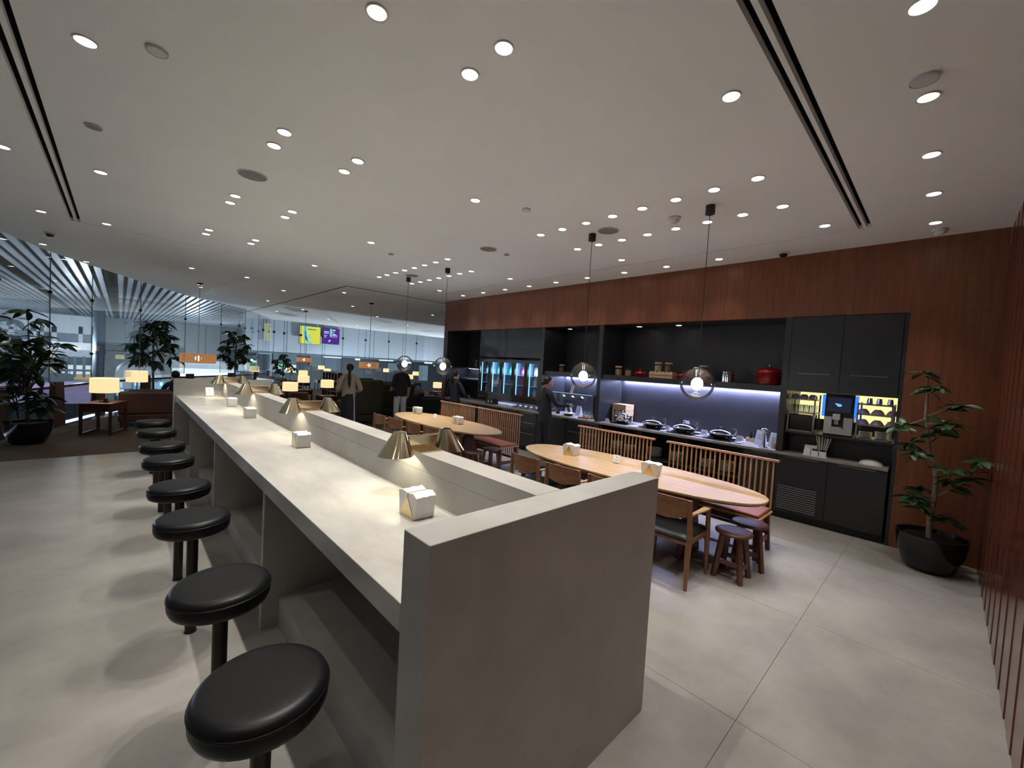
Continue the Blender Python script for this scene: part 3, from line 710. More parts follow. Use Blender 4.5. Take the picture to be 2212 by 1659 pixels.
# things on the shelf
SZ = 1.805
def jar(loc, r, h, m, label, lid='pine', glassy=True, group=None):
    t = thing('storage_jar', label, 'jar', loc, group=group)
    if glassy:
        bm = bm_new(); lathe(bm, [(0, 0.0), (r, 0.0), (r, h*0.9), (r*0.9, h*0.95), (r*0.9, h)], seg=20); obj('jar_body', bm, 'glass', t, smooth=50)
        bm = bm_new(); lathe(bm, [(0, 0.004), (r*0.93, 0.004), (r*0.93, h*0.78), (0, h*0.8)], seg=20); obj('contents', bm, m, t, smooth=50)
    else:
        bm = bm_new(); lathe(bm, [(0, 0.0), (r, 0.0), (r*1.02, h*0.5), (r, h*0.95), (0, h*0.95)], seg=24); obj('jar_body', bm, m, t, smooth=50)
    bm = bm_new(); lathe(bm, [(0, h), (r*0.98, h), (r*0.98, h+0.022), (r*0.9, h+0.028), (0, h+0.028)], seg=20); obj('lid', bm, lid, t, smooth=40)
    return t
jar((4.32, -6.90, SZ), 0.065, 0.15, 'jar_beans', 'glass jar of pale beans at the lounge end of the long shelf')
jar((4.11, -6.90, SZ), 0.060, 0.13, 'jar_beans', 'glass jar of golden grains with a tall stopper beside the red dish', lid='glass')
def cocotte(loc, r, h, label, tall=False):
    t = thing('casserole_pot', label, 'pot', loc)
    bm = bm_new(); lathe(bm, [(0, 0), (r*0.86, 0), (r*0.97, 0.012), (r, h), (r*1.03, h+0.004), (0, h+0.004)], seg=32); obj('body', bm, 'red_enamel', t, smooth=50)
    bm = bm_new(); lathe(bm, [(r*1.03, h+0.004), (r*1.04, h+0.016), (r*0.9, h+0.03 if not tall else h+0.05), (r*0.4, h+0.05 if not tall else h+0.085), (0, h+0.052 if not tall else h+0.088)], seg=32); ld = obj('lid', bm, 'red_enamel', t, smooth=50)
    bm = bm_new(); lathe(bm, [(0.008, h+0.04), (0.008, h+0.07), (0.02, h+0.078), (0.018, h+0.09), (0, h+0.092)], seg=14)
    kb = obj('knob', bm, 'steel' if tall else 'red_enamel', ld, smooth=50)
    if tall: kb.location = (0, 0, 0.03)
    for s in (1, -1):
        bm = bm_new(); tube(bm, [(s*r*0.95, -0.05, h*0.85), (s*(r+0.03), -0.035, h*0.87), (s*(r+0.03), 0.035, h*0.87), (s*r*0.95, 0.05, h*0.85)], 0.009, 8); obj('handle', bm, 'red_enamel', t, smooth=60)
cocotte((3.86, -6.90, SZ), 0.105, 0.055, 'low red enamel dish with lid beside the pine crate')
cocotte((3.06, -6.90, SZ), 0.095, 0.055, 'low red enamel dish with lid between pine crate and tall jar')
cocotte((1.80, -6.92, SZ), 0.155, 0.17, 'large dark red enamel casserole pot at the coffee end of the long shelf', True)
t = thing('pine_crate', 'small pine crate with slatted sides carrying two jars', 'crate', (3.42, -6.90, SZ))
for s in (1, -1):
    for z in (0.0, 0.055): obj('slat', B(-0.21, 0.21, s*0.10-0.006, s*0.10+0.006, z, z+0.045), 'pine', t)
    obj('end_board', B(s*0.205-0.006, s*0.205+0.006, -0.094, 0.094, 0, 0.10), 'pine', t)
obj('base_board', B(-0.199, 0.199, -0.094, 0.094, 0, 0.008), 'pine', t)
for k in range(6): obj('top_slat', B(-0.195+k*0.07, -0.155+k*0.07, -0.094, 0.094, 0.1, 0.114), 'pine', t)
jar((3.52, -6.90, SZ+0.115), 0.065, 0.13, 'jar_beans', 'storage jar of beans on the pine crate, nearer the lounge', lid='jar_beans')
jar((3.33, -6.90, SZ+0.115), 0.065, 0.13, 'jar_dark', 'storage jar of dark seeds on the pine crate, nearer the coffee station', lid='jar_beans')
jar((2.74, -6.92, SZ), 0.07, 0.22, 'jar_beans', 'tall storage jar behind the nearest globe pendant', lid='jar_beans')
jar((2.36, -6.90, SZ), 0.09, 0.14, 'steel', 'squat polished steel canister on the long shelf', lid='steel', glassy=False)
jar((5.72, -6.90, SZ), 0.06, 0.13, 'jar_dark', 'dark storage jar on the short shelf over the food guard', lid='jar_beans')
jar((8.72, -6.95, 1.79), 0.06, 0.15, 'jar_dark', 'dark storage jar above the glass rack at the lounge end', lid='jar_dark')
# drinks fridge
FX0, FX1, FZ0, FZ1 = 6.12, 8.28, 1.03, 2.02
fr = thing('drinks_fridge', 'wide black five-door drinks fridge glowing blue in the buffet wall', 'fridge', ((FX0+FX1)/2, -6.68, FZ0))
W2 = (FX1-FX0)/2; FH = FZ1-FZ0
for a in ((-W2, W2, -0.64, -0.02, 0, 0.14), (-W2, W2, -0.64, -0.02, FH-0.05, FH), (-W2, -W2+0.03, -0.64, -0.02, 0.14, FH-0.05), (W2-0.03, W2, -0.64, -0.02, 0.14, FH-0.05)):
    obj('cabinet_shell', B(*a), 'fridge_frame', fr)
obj('rear_liner', B(-W2+0.03, W2-0.03, -0.60, -0.58, 0.14, FH-0.05), 'fridge_back', fr)
obj('kick_vent', B(-W2+0.05, W2-0.05, -0.02, -0.005, 0.02, 0.09), 'fridge_frame', fr)
dw = (2*W2-0.04)/5
for k in range(5):
    a = -W2+0.02+dw*k; b = a+dw
    d = obj('door', B(a+0.004, a+0.055, -0.02, 0.02, 0.12, FH-0.02), 'fridge_frame', fr)
    obj('stile', B(b-0.055, b-0.004, -0.02, 0.02, 0.12, FH-0.02), 'fridge_frame', d)
    obj('top_bar', B(a+0.055, b-0.055, -0.02, 0.02, FH-0.075, FH-0.02), 'fridge_frame', d)
    obj('bottom_bar', B(a+0.055, b-0.055, -0.02, 0.02, 0.12, 0.175), 'fridge_frame', d)
    obj('pane', B(a+0.055, b-0.055, -0.002, 0.002, 0.175, FH-0.075), 'glass', d)
    obj('light_tube', B(b-0.066, b-0.054, -0.06, -0.045, 0.17, FH-0.08), 'fridge_strip', fr)
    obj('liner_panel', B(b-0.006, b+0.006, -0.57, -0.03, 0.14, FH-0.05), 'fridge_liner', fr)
    for z in (0.39, 0.62): obj('shelf', B(a+0.03, b-0.03, -0.55, -0.08, z, z+0.012), 'hall_white', fr)
    add_light('fridge_light', 'POINT', (fr.location.x+(a+b)/2, -6.80, FZ0+0.72), 5.5, (0.35, 0.68, 1.0), shadow_soft_size=0.06)
mat('bottle_blue', (0.06, 0.16, 0.42), 0.3); mat('bottle_teal', (0.03, 0.30, 0.32), 0.3); mat('bottle_pink', (0.48, 0.06, 0.18), 0.3); mat('bottle_clear', (0.28, 0.36, 0.45), 0.2); mat('can_silver', (0.5, 0.55, 0.62), 0.3, 0.6)
botp = {}
def bottle(m, h=0.19, r=0.03):
    k = (m, h)
    bm = bm_new(); lathe(bm, [(0, 0), (r, 0), (r, h*0.6), (r*0.45, h*0.8), (r*0.45, h*0.95), (r*0.5, h*0.95), (r*0.5, h), (0, h)], seg=10)
    return bm
for k in range(5):
    for sh, z in enumerate((0.143, 0.404, 0.634)):
        m = (('bottle_clear', 'bottle_blue', 'bottle_teal', 'bottle_pink', 'can_silver')[4-k], ('bottle_blue', 'can_silver', 'bottle_blue', 'bottle_pink', 'ceramic')[4-k], ('bottle_blue', 'bottle_teal', 'bottle_teal', 'bottle_pink', 'ceramic')[4-k])[sh]
        door = ('fifth', 'fourth', 'third', 'second', 'first')[4-k]
        lab = '%s drink standing on the %s shelf of the fridge, %s door from the lounge' % (m.replace('bottle_', '').replace('can_', '').replace('ceramic', 'pale'), ('lowest', 'middle', 'top')[sh], ('fifth', 'fourth', 'third', 'second', 'first')[k])
        base = None
        for i in range(4):
            x = fr.location.x - W2+0.02+dw*k + 0.095 + i*(dw-0.19)/3
            if base is None: base = obj('drink_bottle', bottle(m), m, None, smooth=50); o = base
            else: o = bpy.data.objects.new('drink_bottle', base.data); C.objects.link(o)
            o.location = (x, -6.68-0.16-0.03*(i % 2), FZ0+z+0.009); tag(o, lab, 'bottle', 'fridge drinks')
# glass rack at the lounge end
t = thing('glass_rack', 'lit glass rack with tumblers at the lounge end of the buffet', 'rack', (8.93, -7.05, 0))
for z in (1.44, 1.74): obj('shelf', B(-0.55, 0.60, -0.30, 0.25, z, z+0.03), 'cabinet_dark', t)
obj('mirror_back', B(-0.55, 0.60, -0.31, -0.30, 1.0, 1.74), 'niche_wall', t)
obj('light_strip', B(-0.54, 0.59, -0.28, -0.26, 1.728, 1.739), 'led_violet', t)
add_light('rack_light', 'AREA', (8.93, -7.15, 1.72), 4.0, (0.75, 0.80, 1.0), shape='RECTANGLE', size=1.0, size_y=0.04)
add_light('under_fridge_light', 'AREA', (7.2, -7.25, 1.02), 6.0, (0.55, 0.62, 1.0), shape='RECTANGLE', size=2.0, size_y=0.04)
bm = bm_new(); lathe(bm, [(0.0, 0.002), (0.03, 0.002), (0.036, 0.11), (0.034, 0.11), (0.028, 0.006), (0, 0.006)], seg=12); gp = obj('tumbler', bm, 'glass', None, smooth=50)
k = 0
for i in range(7):
    for j in range(2):
        o = gp if k == 0 else bpy.data.objects.new('tumbler', gp.data)
        if k: C.objects.link(o)
        o.location = (8.5+i*0.13, -7.0-j*0.12, 1.471); k += 1; tag(o, 'clear tumbler on the lit glass rack at the lounge end', 'glass', 'tumblers on the lit rack')
# counter-top things
def tent(label, x, y, w, h, rz=0.0, z=CT):
    t = thing('tent_card', label, 'card', (x, y, z), rz)
    bm = bm_new(); v = [bm.verts.new(p) for p in ((-w/2, h*0.3, 0), (w/2, h*0.3, 0), (w/2, 0, h), (-w/2, 0, h))]; bm.faces.new(v)
    bmesh.ops.solidify(bm, geom=bm.faces[:], thickness=0.002); obj('front_leaf', bm, 'white_paper', t)
    bm = bm_new(); v = [bm.verts.new(p) for p in ((-w/2, -h*0.3, 0), (w/2, -h*0.3, 0), (w/2, 0, h), (-w/2, 0, h))]; bm.faces.new(v)
    bmesh.ops.solidify(bm, geom=bm.faces[:], thickness=0.002); obj('rear_leaf', bm, 'white_paper', t)
    bm = bm_new()
    for q in (0.62, 0.5, 0.38):
        yy = h*0.3*(1-q)+0.0015
        v = [bm.verts.new(p) for p in ((-w*0.32, yy, h*q), (w*0.3*(0.6+q*0.5), yy, h*q), (w*0.3*(0.6+q*0.5), yy-0.3*h*0.03, h*(q+0.035)), (-w*0.32, yy-0.3*h*0.03, h*(q+0.035)))]; bm.faces.new(v)
    obj('print_lines', bm, 'speaker_grille', t)
RZT = -0.35
tent('small white food label between tureen and first glass-lidded dish', 3.93, -6.80, 0.08, 0.075, RZT); tent('small white food label before the second glass-lidded dish', 3.27, -6.90, 0.10, 0.085, RZT)
tent('tall white menu card behind the second glass-lidded dish', 3.06, -7.15, 0.12, 0.19, RZT); tent('small white food label between second and third glass-lidded dishes', 2.67, -6.95, 0.11, 0.10, RZT)
tent('small white food label beside the third glass-lidded dish', 2.10, -6.85, 0.11, 0.10, RZT); tent('tall white menu card behind the chrome tap', 1.86, -7.0, 0.13, 0.21, RZT)
tent('tall white menu card beside the brown paper cup', 1.67, -6.98, 0.13, 0.20, RZT); tent('white label card before the wooden dispenser box', 4.38, -6.72, 0.09, 0.075, RZT)
tent('white menu card standing behind the suited person on the left', 5.62, -7.1, 0.13, 0.22, 0.0); tent('white menu card standing by the reaching hand', 5.30, -7.05, 0.12, 0.20, 0.0)
def chafer(label, x, y, r=0.185):
    t = thing('chafing_dish', label, 'chafing dish', (x, y, CT))
    obj('tray', B(-r*1.15, r*1.15, -r*0.95, r*0.95, 0, 0.018), 'black_gloss', t, bevel=0.004)
    bm = bm_new(); lathe(bm, [(0, 0.02), (r*0.55, 0.02), (r*0.88, 0.05), (r, 0.085), (r*1.04, 0.088), (r*1.04, 0.094), (r*0.97, 0.094), (r*0.85, 0.06), (0, 0.035)], seg=36); obj('pan', bm, 'steel', t, smooth=50)
    bm = bm_new(); lathe(bm, [(0, 0.062), (r*0.85, 0.062)], seg=24); obj('food', bm, 'food_brown', t)
    bm = bm_new(); lathe(bm, [(r*1.02, 0.095), (r*0.98, 0.108), (r*0.82, 0.135), (r*0.5, 0.158), (r*0.2, 0.168), (0, 0.170)], seg=36); lid = obj('lid', bm, 'lid_glass', t, smooth=60)
    bm = bm_new(); lathe(bm, [(r*1.03, 0.094), (r*1.04, 0.104), (r*0.99, 0.106)], seg=36); obj('lid_rim', bm, 'steel', lid, smooth=60)
    bm = bm_new(); lathe(bm, [(0.008, 0.168), (0.008, 0.185), (0.022, 0.192), (0.022, 0.205), (0, 0.208)], seg=14); obj('knob', bm, 'steel', lid, smooth=60)
    bm = bm_new(); tube(bm, [(-r*1.02, -0.03, 0.09), (-r*1.12, -0.03, 0.13), (-r*1.15, -0.03, 0.17), (-r*1.08, -0.03, 0.20), (-r*0.98, -0.03, 0.19), (-r*0.98, -0.03, 0.165)], 0.011, 10); obj('hinge_arm', bm, 'steel', t, smooth=60)
    for s in (-1, 1):
        for q in (-1, 1):
            bm = bm_new(); tube(bm, [(s*r*0.6, q*r*0.6, 0.018), (s*r*0.7, q*r*0.7, 0.05)], 0.008, 8); obj('foot', bm, 'steel', t, smooth=60)
chafer('round steel chafing dish with glass lid next to the tureen', 3.52, -6.86); chafer('round steel chafing dish with glass lid in the middle of three', 2.97, -6.86); chafer('round steel chafing dish with glass lid nearest the chrome tap', 2.38, -6.86)
t = thing('soup_tureen', 'round steel soup tureen with glass lid beside the wooden dispenser', 'tureen', (4.14, -6.85, CT))
obj('tray', B(-0.16, 0.16, -0.15, 0.15, 0, 0.018), 'black_gloss', t)
bm = bm_new(); lathe(bm, [(0, 0.02), (0.08, 0.02), (0.115, 0.06), (0.12, 0.11), (0.10, 0.155), (0.105, 0.16)], seg=32); obj('body', bm, 'steel', t, smooth=60)
bm = bm_new(); lathe(bm, [(0.105, 0.16), (0.10, 0.175), (0.06, 0.20), (0, 0.21)], seg=32); lid = obj('lid', bm, 'steel', t, smooth=60)
bm = bm_new(); lathe(bm, [(0.007, 0.208), (0.007, 0.225), (0.018, 0.235), (0, 0.245)], seg=14); obj('knob', bm, 'steel', lid, smooth=60)
for s in (1, -1):
    bm = bm_new(); tube(bm, [(s*0.115, -0.03, 0.12), (s*0.15, -0.025, 0.13), (s*0.15, 0.025, 0.13), (s*0.115, 0.03, 0.12)], 0.007, 8); obj('handle', bm, 'steel', t, smooth=60)
t = thing('drink_dispenser', 'square pale wooden drink dispenser box with two taps', 'dispenser', (4.66, -7.08, CT), -0.0)
t.location.x = 4.33; t.location.y = -7.17
for x in (-0.13, 0.13):
    for y in (-0.13, 0.13): obj('foot', B(x-0.015, x+0.015, y-0.015, y+0.015, 0, 0.12), 'pine', t)
obj('lower_box', B(-0.15, 0.15, -0.15, 0.15, 0.12, 0.22), 'pine', t, bevel=0.004); obj('upper_box', B(-0.15, 0.15, -0.15, 0.15, 0.223, 0.34), 'pine', t, bevel=0.004)
for x in (-0.07, 0.07):
    tp = obj('tap', cylbm((x, 0.165, 0), 0.012, 0.13, 0.20, 10), 'steel', t, smooth=50)
    bm = bm_new(); tube(bm, [(x, 0.15, 0.19), (x, 0.185, 0.19)], 0.009, 8); obj('spout', bm, 'steel', tp, smooth=50)
    obj('lever', B(x-0.008, x+0.008, 0.16, 0.175, 0.20, 0.24), 'black_matte', tp)
t = thing('sauce_tap', 'tall chrome dispenser tap with round head on the worktop', 'tap', (1.74, -6.70, CT))
for nm, pr in (('foot', [(0, 0), (0.06, 0), (0.06, 0.008), (0.03, 0.012), (0, 0.012)]), ('column', [(0.03, 0.012), (0.022, 0.05), (0.016, 0.19), (0.02, 0.21), (0, 0.21)]), ('head', [(0.02, 0.21), (0.04, 0.235), (0.046, 0.255), (0.03, 0.272), (0, 0.276)])):
    bm = bm_new(); lathe(bm, pr, seg=20); obj(nm, bm, 'steel', t, smooth=50)
t = thing('condiment_box', 'low wooden box of small dark bottles behind the chrome tap', 'box', (2.0, -7.14, CT))
for a in ((-0.09, 0.09, -0.06, -0.052, 0, 0.06), (-0.09, 0.09, 0.052, 0.06, 0, 0.06), (-0.09, -0.082, -0.052, 0.052, 0, 0.06), (0.082, 0.09, -0.052, 0.052, 0, 0.06), (-0.09, 0.09, -0.052, 0.052, 0, 0.006)): obj('board', B(*a), 'pine', t)
for x, h in ((2.035, 0.15), (1.975, 0.12)): lab_item('sauce_bottle', bottle('black_gloss', h, 0.02), 'black_gloss', 'small dark sauce bottle in the wooden box, %s' % ('taller one' if h > 0.13 else 'shorter one'), 'bottle', loc=(x, -7.14, CT+0.007))
bm = bm_new(); lathe(bm, [(0, 0), (0.035, 0), (0.045, 0.075), (0.042, 0.075), (0.033, 0.004), (0, 0.004)], seg=18); lab_item('paper_cup', bm, 'pine', 'brown paper cup in front of a tall menu card', 'cup', loc=(1.63, -6.78, CT))
def spoon_rest(label, x, y, rz):
    t = thing('spoon_rest', label, 'spoon rest', (x, y, CT), rz)
    bm = bm_new(); lathe(bm, [(0, 0.003), (0.03, 0.003), (0.05, 0.016), (0.053, 0.016), (0.035, 0), (0, 0)], seg=16); obj('dish', bm, 'white_paper', t, smooth=40)
    for k in (0, 1):
        bm = bm_new(); slab_bar(bm, (-0.04+k*0.035, -0.02, 0.015), (0.07+k*0.03, 0.09, 0.045), 0.03, 0.014, 0.005); obj('serving_spoon', bm, 'white_paper', t)
spoon_rest('white spoon rest with serving spoons before the middle chafing dish', 3.24, -6.66, 2.6); spoon_rest('white spoon rest with serving spoons between middle and third chafing dishes', 2.68, -6.74, 2.6); spoon_rest('white spoon rest with serving spoons beside the third chafing dish', 2.07, -6.70, 2.6)
lab_item('side_plate', (lambda b: (lathe(b, [(0, 0.004), (0.06, 0.004), (0.09, 0.014), (0.09, 0.011), (0.06, 0), (0, 0)], seg=24), b)[1])(bm_new()), 'white_paper', 'small white plate with a glass in front of the first chafing dish', 'plate', loc=(3.78, -6.68, CT))
lab_item('glass_jar', (lambda b: (lathe(b, [(0, 0.003), (0.03, 0.003), (0.032, 0.06), (0.03, 0.06)], seg=16), b)[1])(bm_new()), 'glass', 'small glass jar standing on the small white plate', 'jar', loc=(3.78, -6.68, CT+0.005))
# food guard area
t = thing('food_guard', 'glass food guard with dark post and glass top above the cold dishes', 'food guard', (5.22, -6.80, CT))
obj('glass_top', B(-0.52, 0.52, -0.14, 0.16, 0.46, 0.472), 'glass_green', t); obj('post', B(-0.50, -0.44, -0.06, 0.0, 0, 0.46), 'black_matte', t); obj('post', B(0.44, 0.50, -0.06, 0.0, 0, 0.46), 'black_matte', t)
bm = bm_new(); slab_bar(bm, (-0.40, 0.14, 0.40), (0.44, 0.14, 0.40), 0.12, 0.12, 0.006, (0, 1, 0.4)); obj('front_glass', bm, 'glass_green', t)
obj('edge_light', B(-0.51, 0.51, 0.155, 0.16, 0.472, 0.476), 'hall_bright', t)
card_stand('white notice card on the glass top of the food guard', (5.33, -6.78, CT+0.473), PI-0.3, 0.10, 0.17)
t = thing('food_bowl', 'wide grey bowl of pale food under the serving tongs', 'bowl', (5.36, -6.78, CT))
bm = bm_new(); lathe(bm, [(0, 0), (0.07, 0), (0.13, 0.05), (0.135, 0.055), (0.12, 0.05), (0, 0.045)], seg=28); obj('bowl', bm, 'frame_grey', t, smooth=50)
bm = bm_new(); lathe(bm, [(0.118, 0.05), (0.07, 0.07), (0, 0.075)], seg=20); obj('food', bm, 'food', t, smooth=60)
t = thing('glass_cloche', 'clear glass cover over a dish beside the food guard post', 'cloche', (4.98, -6.98, CT))
bm = bm_new(); lathe(bm, [(0.12, 0.0), (0.12, 0.09), (0.10, 0.12), (0, 0.13)], seg=28); obj('cover', bm, 'glass_green', t, smooth=50)
bm = bm_new(); lathe(bm, [(0, 0), (0.13, 0), (0.135, 0.01), (0, 0.012)], seg=28); obj('dish', bm, 'ceramic', t, smooth=50)
for i in range(3): lab_item('ramekin', (lambda b: (lathe(b, [(0, 0), (0.03, 0), (0.036, 0.05), (0.033, 0.05), (0.028, 0.006), (0, 0.006)], seg=14), b)[1])(bm_new()), 'ceramic', 'small pale ramekin on the long wooden tray', 'ramekin', 'ramekins on the wooden tray', loc=(4.92-i*0.09, -6.72, CT+0.032))
t = thing('wooden_tray', 'long wooden tray with small pots on the worktop', 'tray', (4.84, -6.72, CT))
for k in range(4): obj('slat', B(-0.18, 0.18, -0.07+k*0.036, -0.038+k*0.036, 0, 0.03), 'chair_wood', t)
lab_item('napkin_pile', B(-0.12, 0.12, -0.08, 0.08, 0, 0.012), 'white_paper', 'flat pile of white paper sheets before the wooden dispenser', 'paper', loc=(4.62, -6.68, CT), smooth=None)
t = thing('cutlery_caddy', 'black cutlery caddy with white sleeves below the drinks fridge', 'caddy', (7.72, -6.70, CT))
for a in ((-0.13, 0.13, -0.09, -0.08, 0, 0.13), (-0.13, 0.13, 0.08, 0.09, 0, 0.13), (-0.13, -0.12, -0.08, 0.08, 0, 0.13), (0.12, 0.13, -0.08, 0.08, 0, 0.13), (-0.005, 0.005, -0.08, 0.08, 0, 0.12)): obj('side', B(*a), 'black_matte', t)
for k in range(5):
    bm = bm_new(); slab_bar(bm, (-0.08+k*0.03, 0.0, 0.02), (-0.11+k*0.045, -0.02, 0.25-0.02*(k % 2)), 0.025, 0.025, 0.006, (0, 1, 0)); obj('cutlery_sleeve', bm, 'white_paper', t)
for k in range(4):
    obj('white_label', B(-0.10+k*0.06, -0.07+k*0.06, 0.09, 0.092, 0.03, 0.10), 'white_paper', t) if k % 2 == 0 else None
for k in range(4):
    tent('small white label card in the row of four below the fridge, %s' % ('closest to the caddy', 'second from the caddy', 'third from the caddy', 'farthest from the caddy')[k], 7.05-k*0.18, -6.95, 0.09, 0.07, -0.2)
    t = thing('snack_bowl', 'small white bowl before a label card below the fridge', 'bowl', (7.0-k*0.18, -6.80, CT), group='snack bowls below the fridge')
    bm = bm_new(); lathe(bm, [(0, 0), (0.04, 0), (0.06, 0.03), (0.056, 0.03), (0, 0.01)], seg=16); obj('bowl', bm, 'white_paper', t, smooth=50)
    bm = bm_new(); lathe(bm, [(0.05, 0.024), (0, 0.034)], seg=12); obj('food', bm, 'food_brown', t)
lab_item('serving_platter', (lambda b: (lathe(b, [(0, 0.006), (0.13, 0.006), (0.17, 0.02), (0.17, 0.016), (0.13, 0), (0, 0)], seg=28), b)[1])(bm_new()), 'white_paper', 'large white platter at the edge of the worktop beside the suited person', 'platter', loc=(6.3, -6.78, CT))
# coffee station
ST = 1.205
t = thing('station_ledge', 'dark ledge carrying racks and coffee machine', 'ledge', (0.93, -7.0, 0))
obj('front_panel', B(-0.55, 0.55, 0.10, 0.12, CT, 1.18), 'cabinet_dark', t); obj('ledge_board', B(-0.55, 0.55, -0.36, 0.38, 1.18, ST), 'cabinet_dark', t); obj('light_panel', B(-0.55, 0.55, -0.355, -0.345, 1.36, 1.73), 'led_warm', t)
add_light('station_light', 'AREA', (0.93, -7.25, 1.70), 1.2, (1.0, 0.86, 0.45), shape='RECTANGLE', size=1.0, size_y=0.05)
def rack(label, x0, x1, shelves, top):
    t = thing('cup_rack', label, 'rack', ((x0+x1)/2, -6.83, ST)); w = (x1-x0)/2
    for sx in (-1, 1):
        for y in (-0.16, 0.16): obj('post', B(sx*w-0.009, sx*w+0.009, y-0.009, y+0.009, 0, top), 'frame_grey', t)
    for z in shelves: obj('shelf', B(-w-0.009, w+0.009, -0.169, 0.169, z, z+0.014), 'frame_grey', t)
    return t
rack('grey metal rack with cups and tumblers left of the coffee machine', 1.175, 1.465, (0.0, 0.245, 0.425), 0.50)
rack('grey metal rack with stacked bowls right of the coffee machine', 0.415, 0.735, (0.0, 0.17, 0.30, 0.425), 0.45)
cupm = (lambda b: (lathe(b, [(0.028, 0.0), (0.05, 0.008), (0.048, 0.035), (0.034, 0.058), (0.02, 0.062), (0, 0.062)], seg=18), b)[1])
def many(name, bmf, m, pts, label, cat, group, smooth=50):
    base = None
    for p in pts:
        if base is None: base = obj(name, bmf, m, None, smooth=smooth); o = base
        else: o = bpy.data.objects.new(name, base.data); C.objects.link(o)
        o.location = p; tag(o, label, cat, group)
many('upturned_cup', cupm(bm_new()), 'mauve_ceramic', [(1.42, -6.78, ST+0.4395), (1.32, -6.78, ST+0.4395), (1.22, -6.78, ST+0.4395)], 'upturned pale cup on top of the rack left of the coffee machine', 'cup', 'cups on the left rack')
many('tumbler', (lambda b: (lathe(b, [(0, 0.002), (0.022, 0.002), (0.027, 0.10), (0.025, 0.10), (0.02, 0.006), (0, 0.006)], seg=12), b)[1])(bm_new()), 'glass', [(1.44-i*0.06, -6.72-j*0.09, ST+0.2595) for i in range(5) for j in range(3)], 'clear tumbler in rows on the rack left of the coffee machine', 'glass', 'tumblers on the left rack')
tag(obj('black_box_oven', B(-0.13, 0.13, -0.15, 0.15, 0, 0.215), 'black_gloss', bevel=0.006, loc=(1.32, -6.83, ST+0.0145)), 'black glossy box appliance at the bottom of the left rack', 'appliance')
many('upturned_bowl', (lambda b: (lathe(b, [(0.03, 0.062), (0.034, 0.055), (0.05, 0.04), (0.068, 0.004), (0.066, 0.0), (0, 0.062)][:5] + [(0.066, 0.0)], seg=18), lathe(b, [(0.03, 0.062), (0, 0.062)], seg=18), b)[2])(bm_new()), 'mauve_ceramic', [(0.69-i*0.138, -6.76+j*0.0, ST+z+0.0145) for z in (0.17, 0.30) for i in range(3) for j in range(1)], 'upturned mauve bowl on the rack right of the coffee machine', 'bowl', 'bowls on the right rack')
many('milk_pitcher', (lambda b: (lathe(b, [(0, 0), (0.028, 0), (0.03, 0.03), (0.024, 0.06), (0.026, 0.072)], seg=16), b)[1])(bm_new()), 'steel', [(0.64, -6.80, ST+0.4395), (0.55, -6.80, ST+0.4395), (0.45, -6.80, ST+0.4395)], 'small steel milk pitcher on top of the right rack', 'pitcher', 'milk pitchers')
many('saucer', (lambda b: (lathe(b, [(0, 0.002), (0.04, 0.002), (0.068, 0.012), (0.068, 0.009), (0.04, 0), (0, 0)], seg=20), b)[1])(bm_new()), 'ceramic', [(0.655-s*0.155, -6.78, ST+0.0145+i*0.009) for s in range(2) for i in range(8+2*s)], 'pale saucer in a pile at the bottom of the right rack', 'saucer', 'saucers on the right rack')
cm = thing('coffee_machine', 'black and silver coffee machine with screen and blue side lights', 'coffee machine', (0.92, -6.86, ST))
obj('body', B(-0.15, 0.15, -0.22, 0.17, 0.0, 0.54), 'black_gloss', cm, bevel=0.006)
sc = obj('screen_housing', B(-0.125, 0.125, 0.17, 0.185, 0.30, 0.50), 'black_matte', cm); obj('screen', B(-0.115, 0.115, 0.185, 0.187, 0.31, 0.49), 'screen_dim', sc)
bm = bm_new(); sphere(bm, (0.0, 0.188, 0.395), 0.022, 12, 8, (1.2, 0.05, 0.8)); sphere(bm, (0.028, 0.188, 0.41), 0.014, 12, 8, (1.2, 0.05, 0.6)); obj('screen_mark', bm, 'screen_logo', sc)
for s in (1, -1): obj('side_light', B(s*0.165-0.014, s*0.165+0.014, 0.12, 0.172, 0.24, 0.52), 'led_blue', cm)
for a in ((-0.145, -0.055, 0.17, 0.19, 0.02, 0.24), (0.065, 0.145, 0.17, 0.19, 0.02, 0.24), (-0.054, 0.064, 0.17, 0.19, 0.02, 0.10)): obj('steel_front', B(*a), 'steel_brushed', cm)
obj('brew_head', B(-0.03, 0.05, 0.17, 0.25, 0.21, 0.285), 'steel_brushed', cm, bevel=0.005); obj('brew_spout', B(-0.012, 0.032, 0.185, 0.235, 0.15, 0.21), 'frame_grey', cm); obj('drip_tray', B(-0.05, 0.06, 0.17, 0.26, 0.10, 0.12), 'steel_brushed', cm)
t = thing('condiment_caddy', 'white three-compartment caddy of sachets and stirring straws on the worktop', 'caddy', (1.13, -6.68, CT), 0.1)
obj('base_tray', B(-0.13, 0.13, -0.10, 0.09, 0, 0.008), 'white_paper', t)
for k in range(3):
    c = obj('sachet_bin', B(-0.12+k*0.082, -0.046+k*0.082, 0.0, 0.08, 0.008, 0.075), 'white_paper', t, bevel=0.004); obj('sachet_row', B(-0.112+k*0.082, -0.054+k*0.082, 0.01, 0.07, 0.075, 0.095), 'navy_cloth' if k < 2 else 'napkin', c)
obj('lid_box', B(-0.02, 0.12, -0.09, -0.01, 0.008, 0.13), 'napkin', t, bevel=0.006)
rnd = random.Random(3)
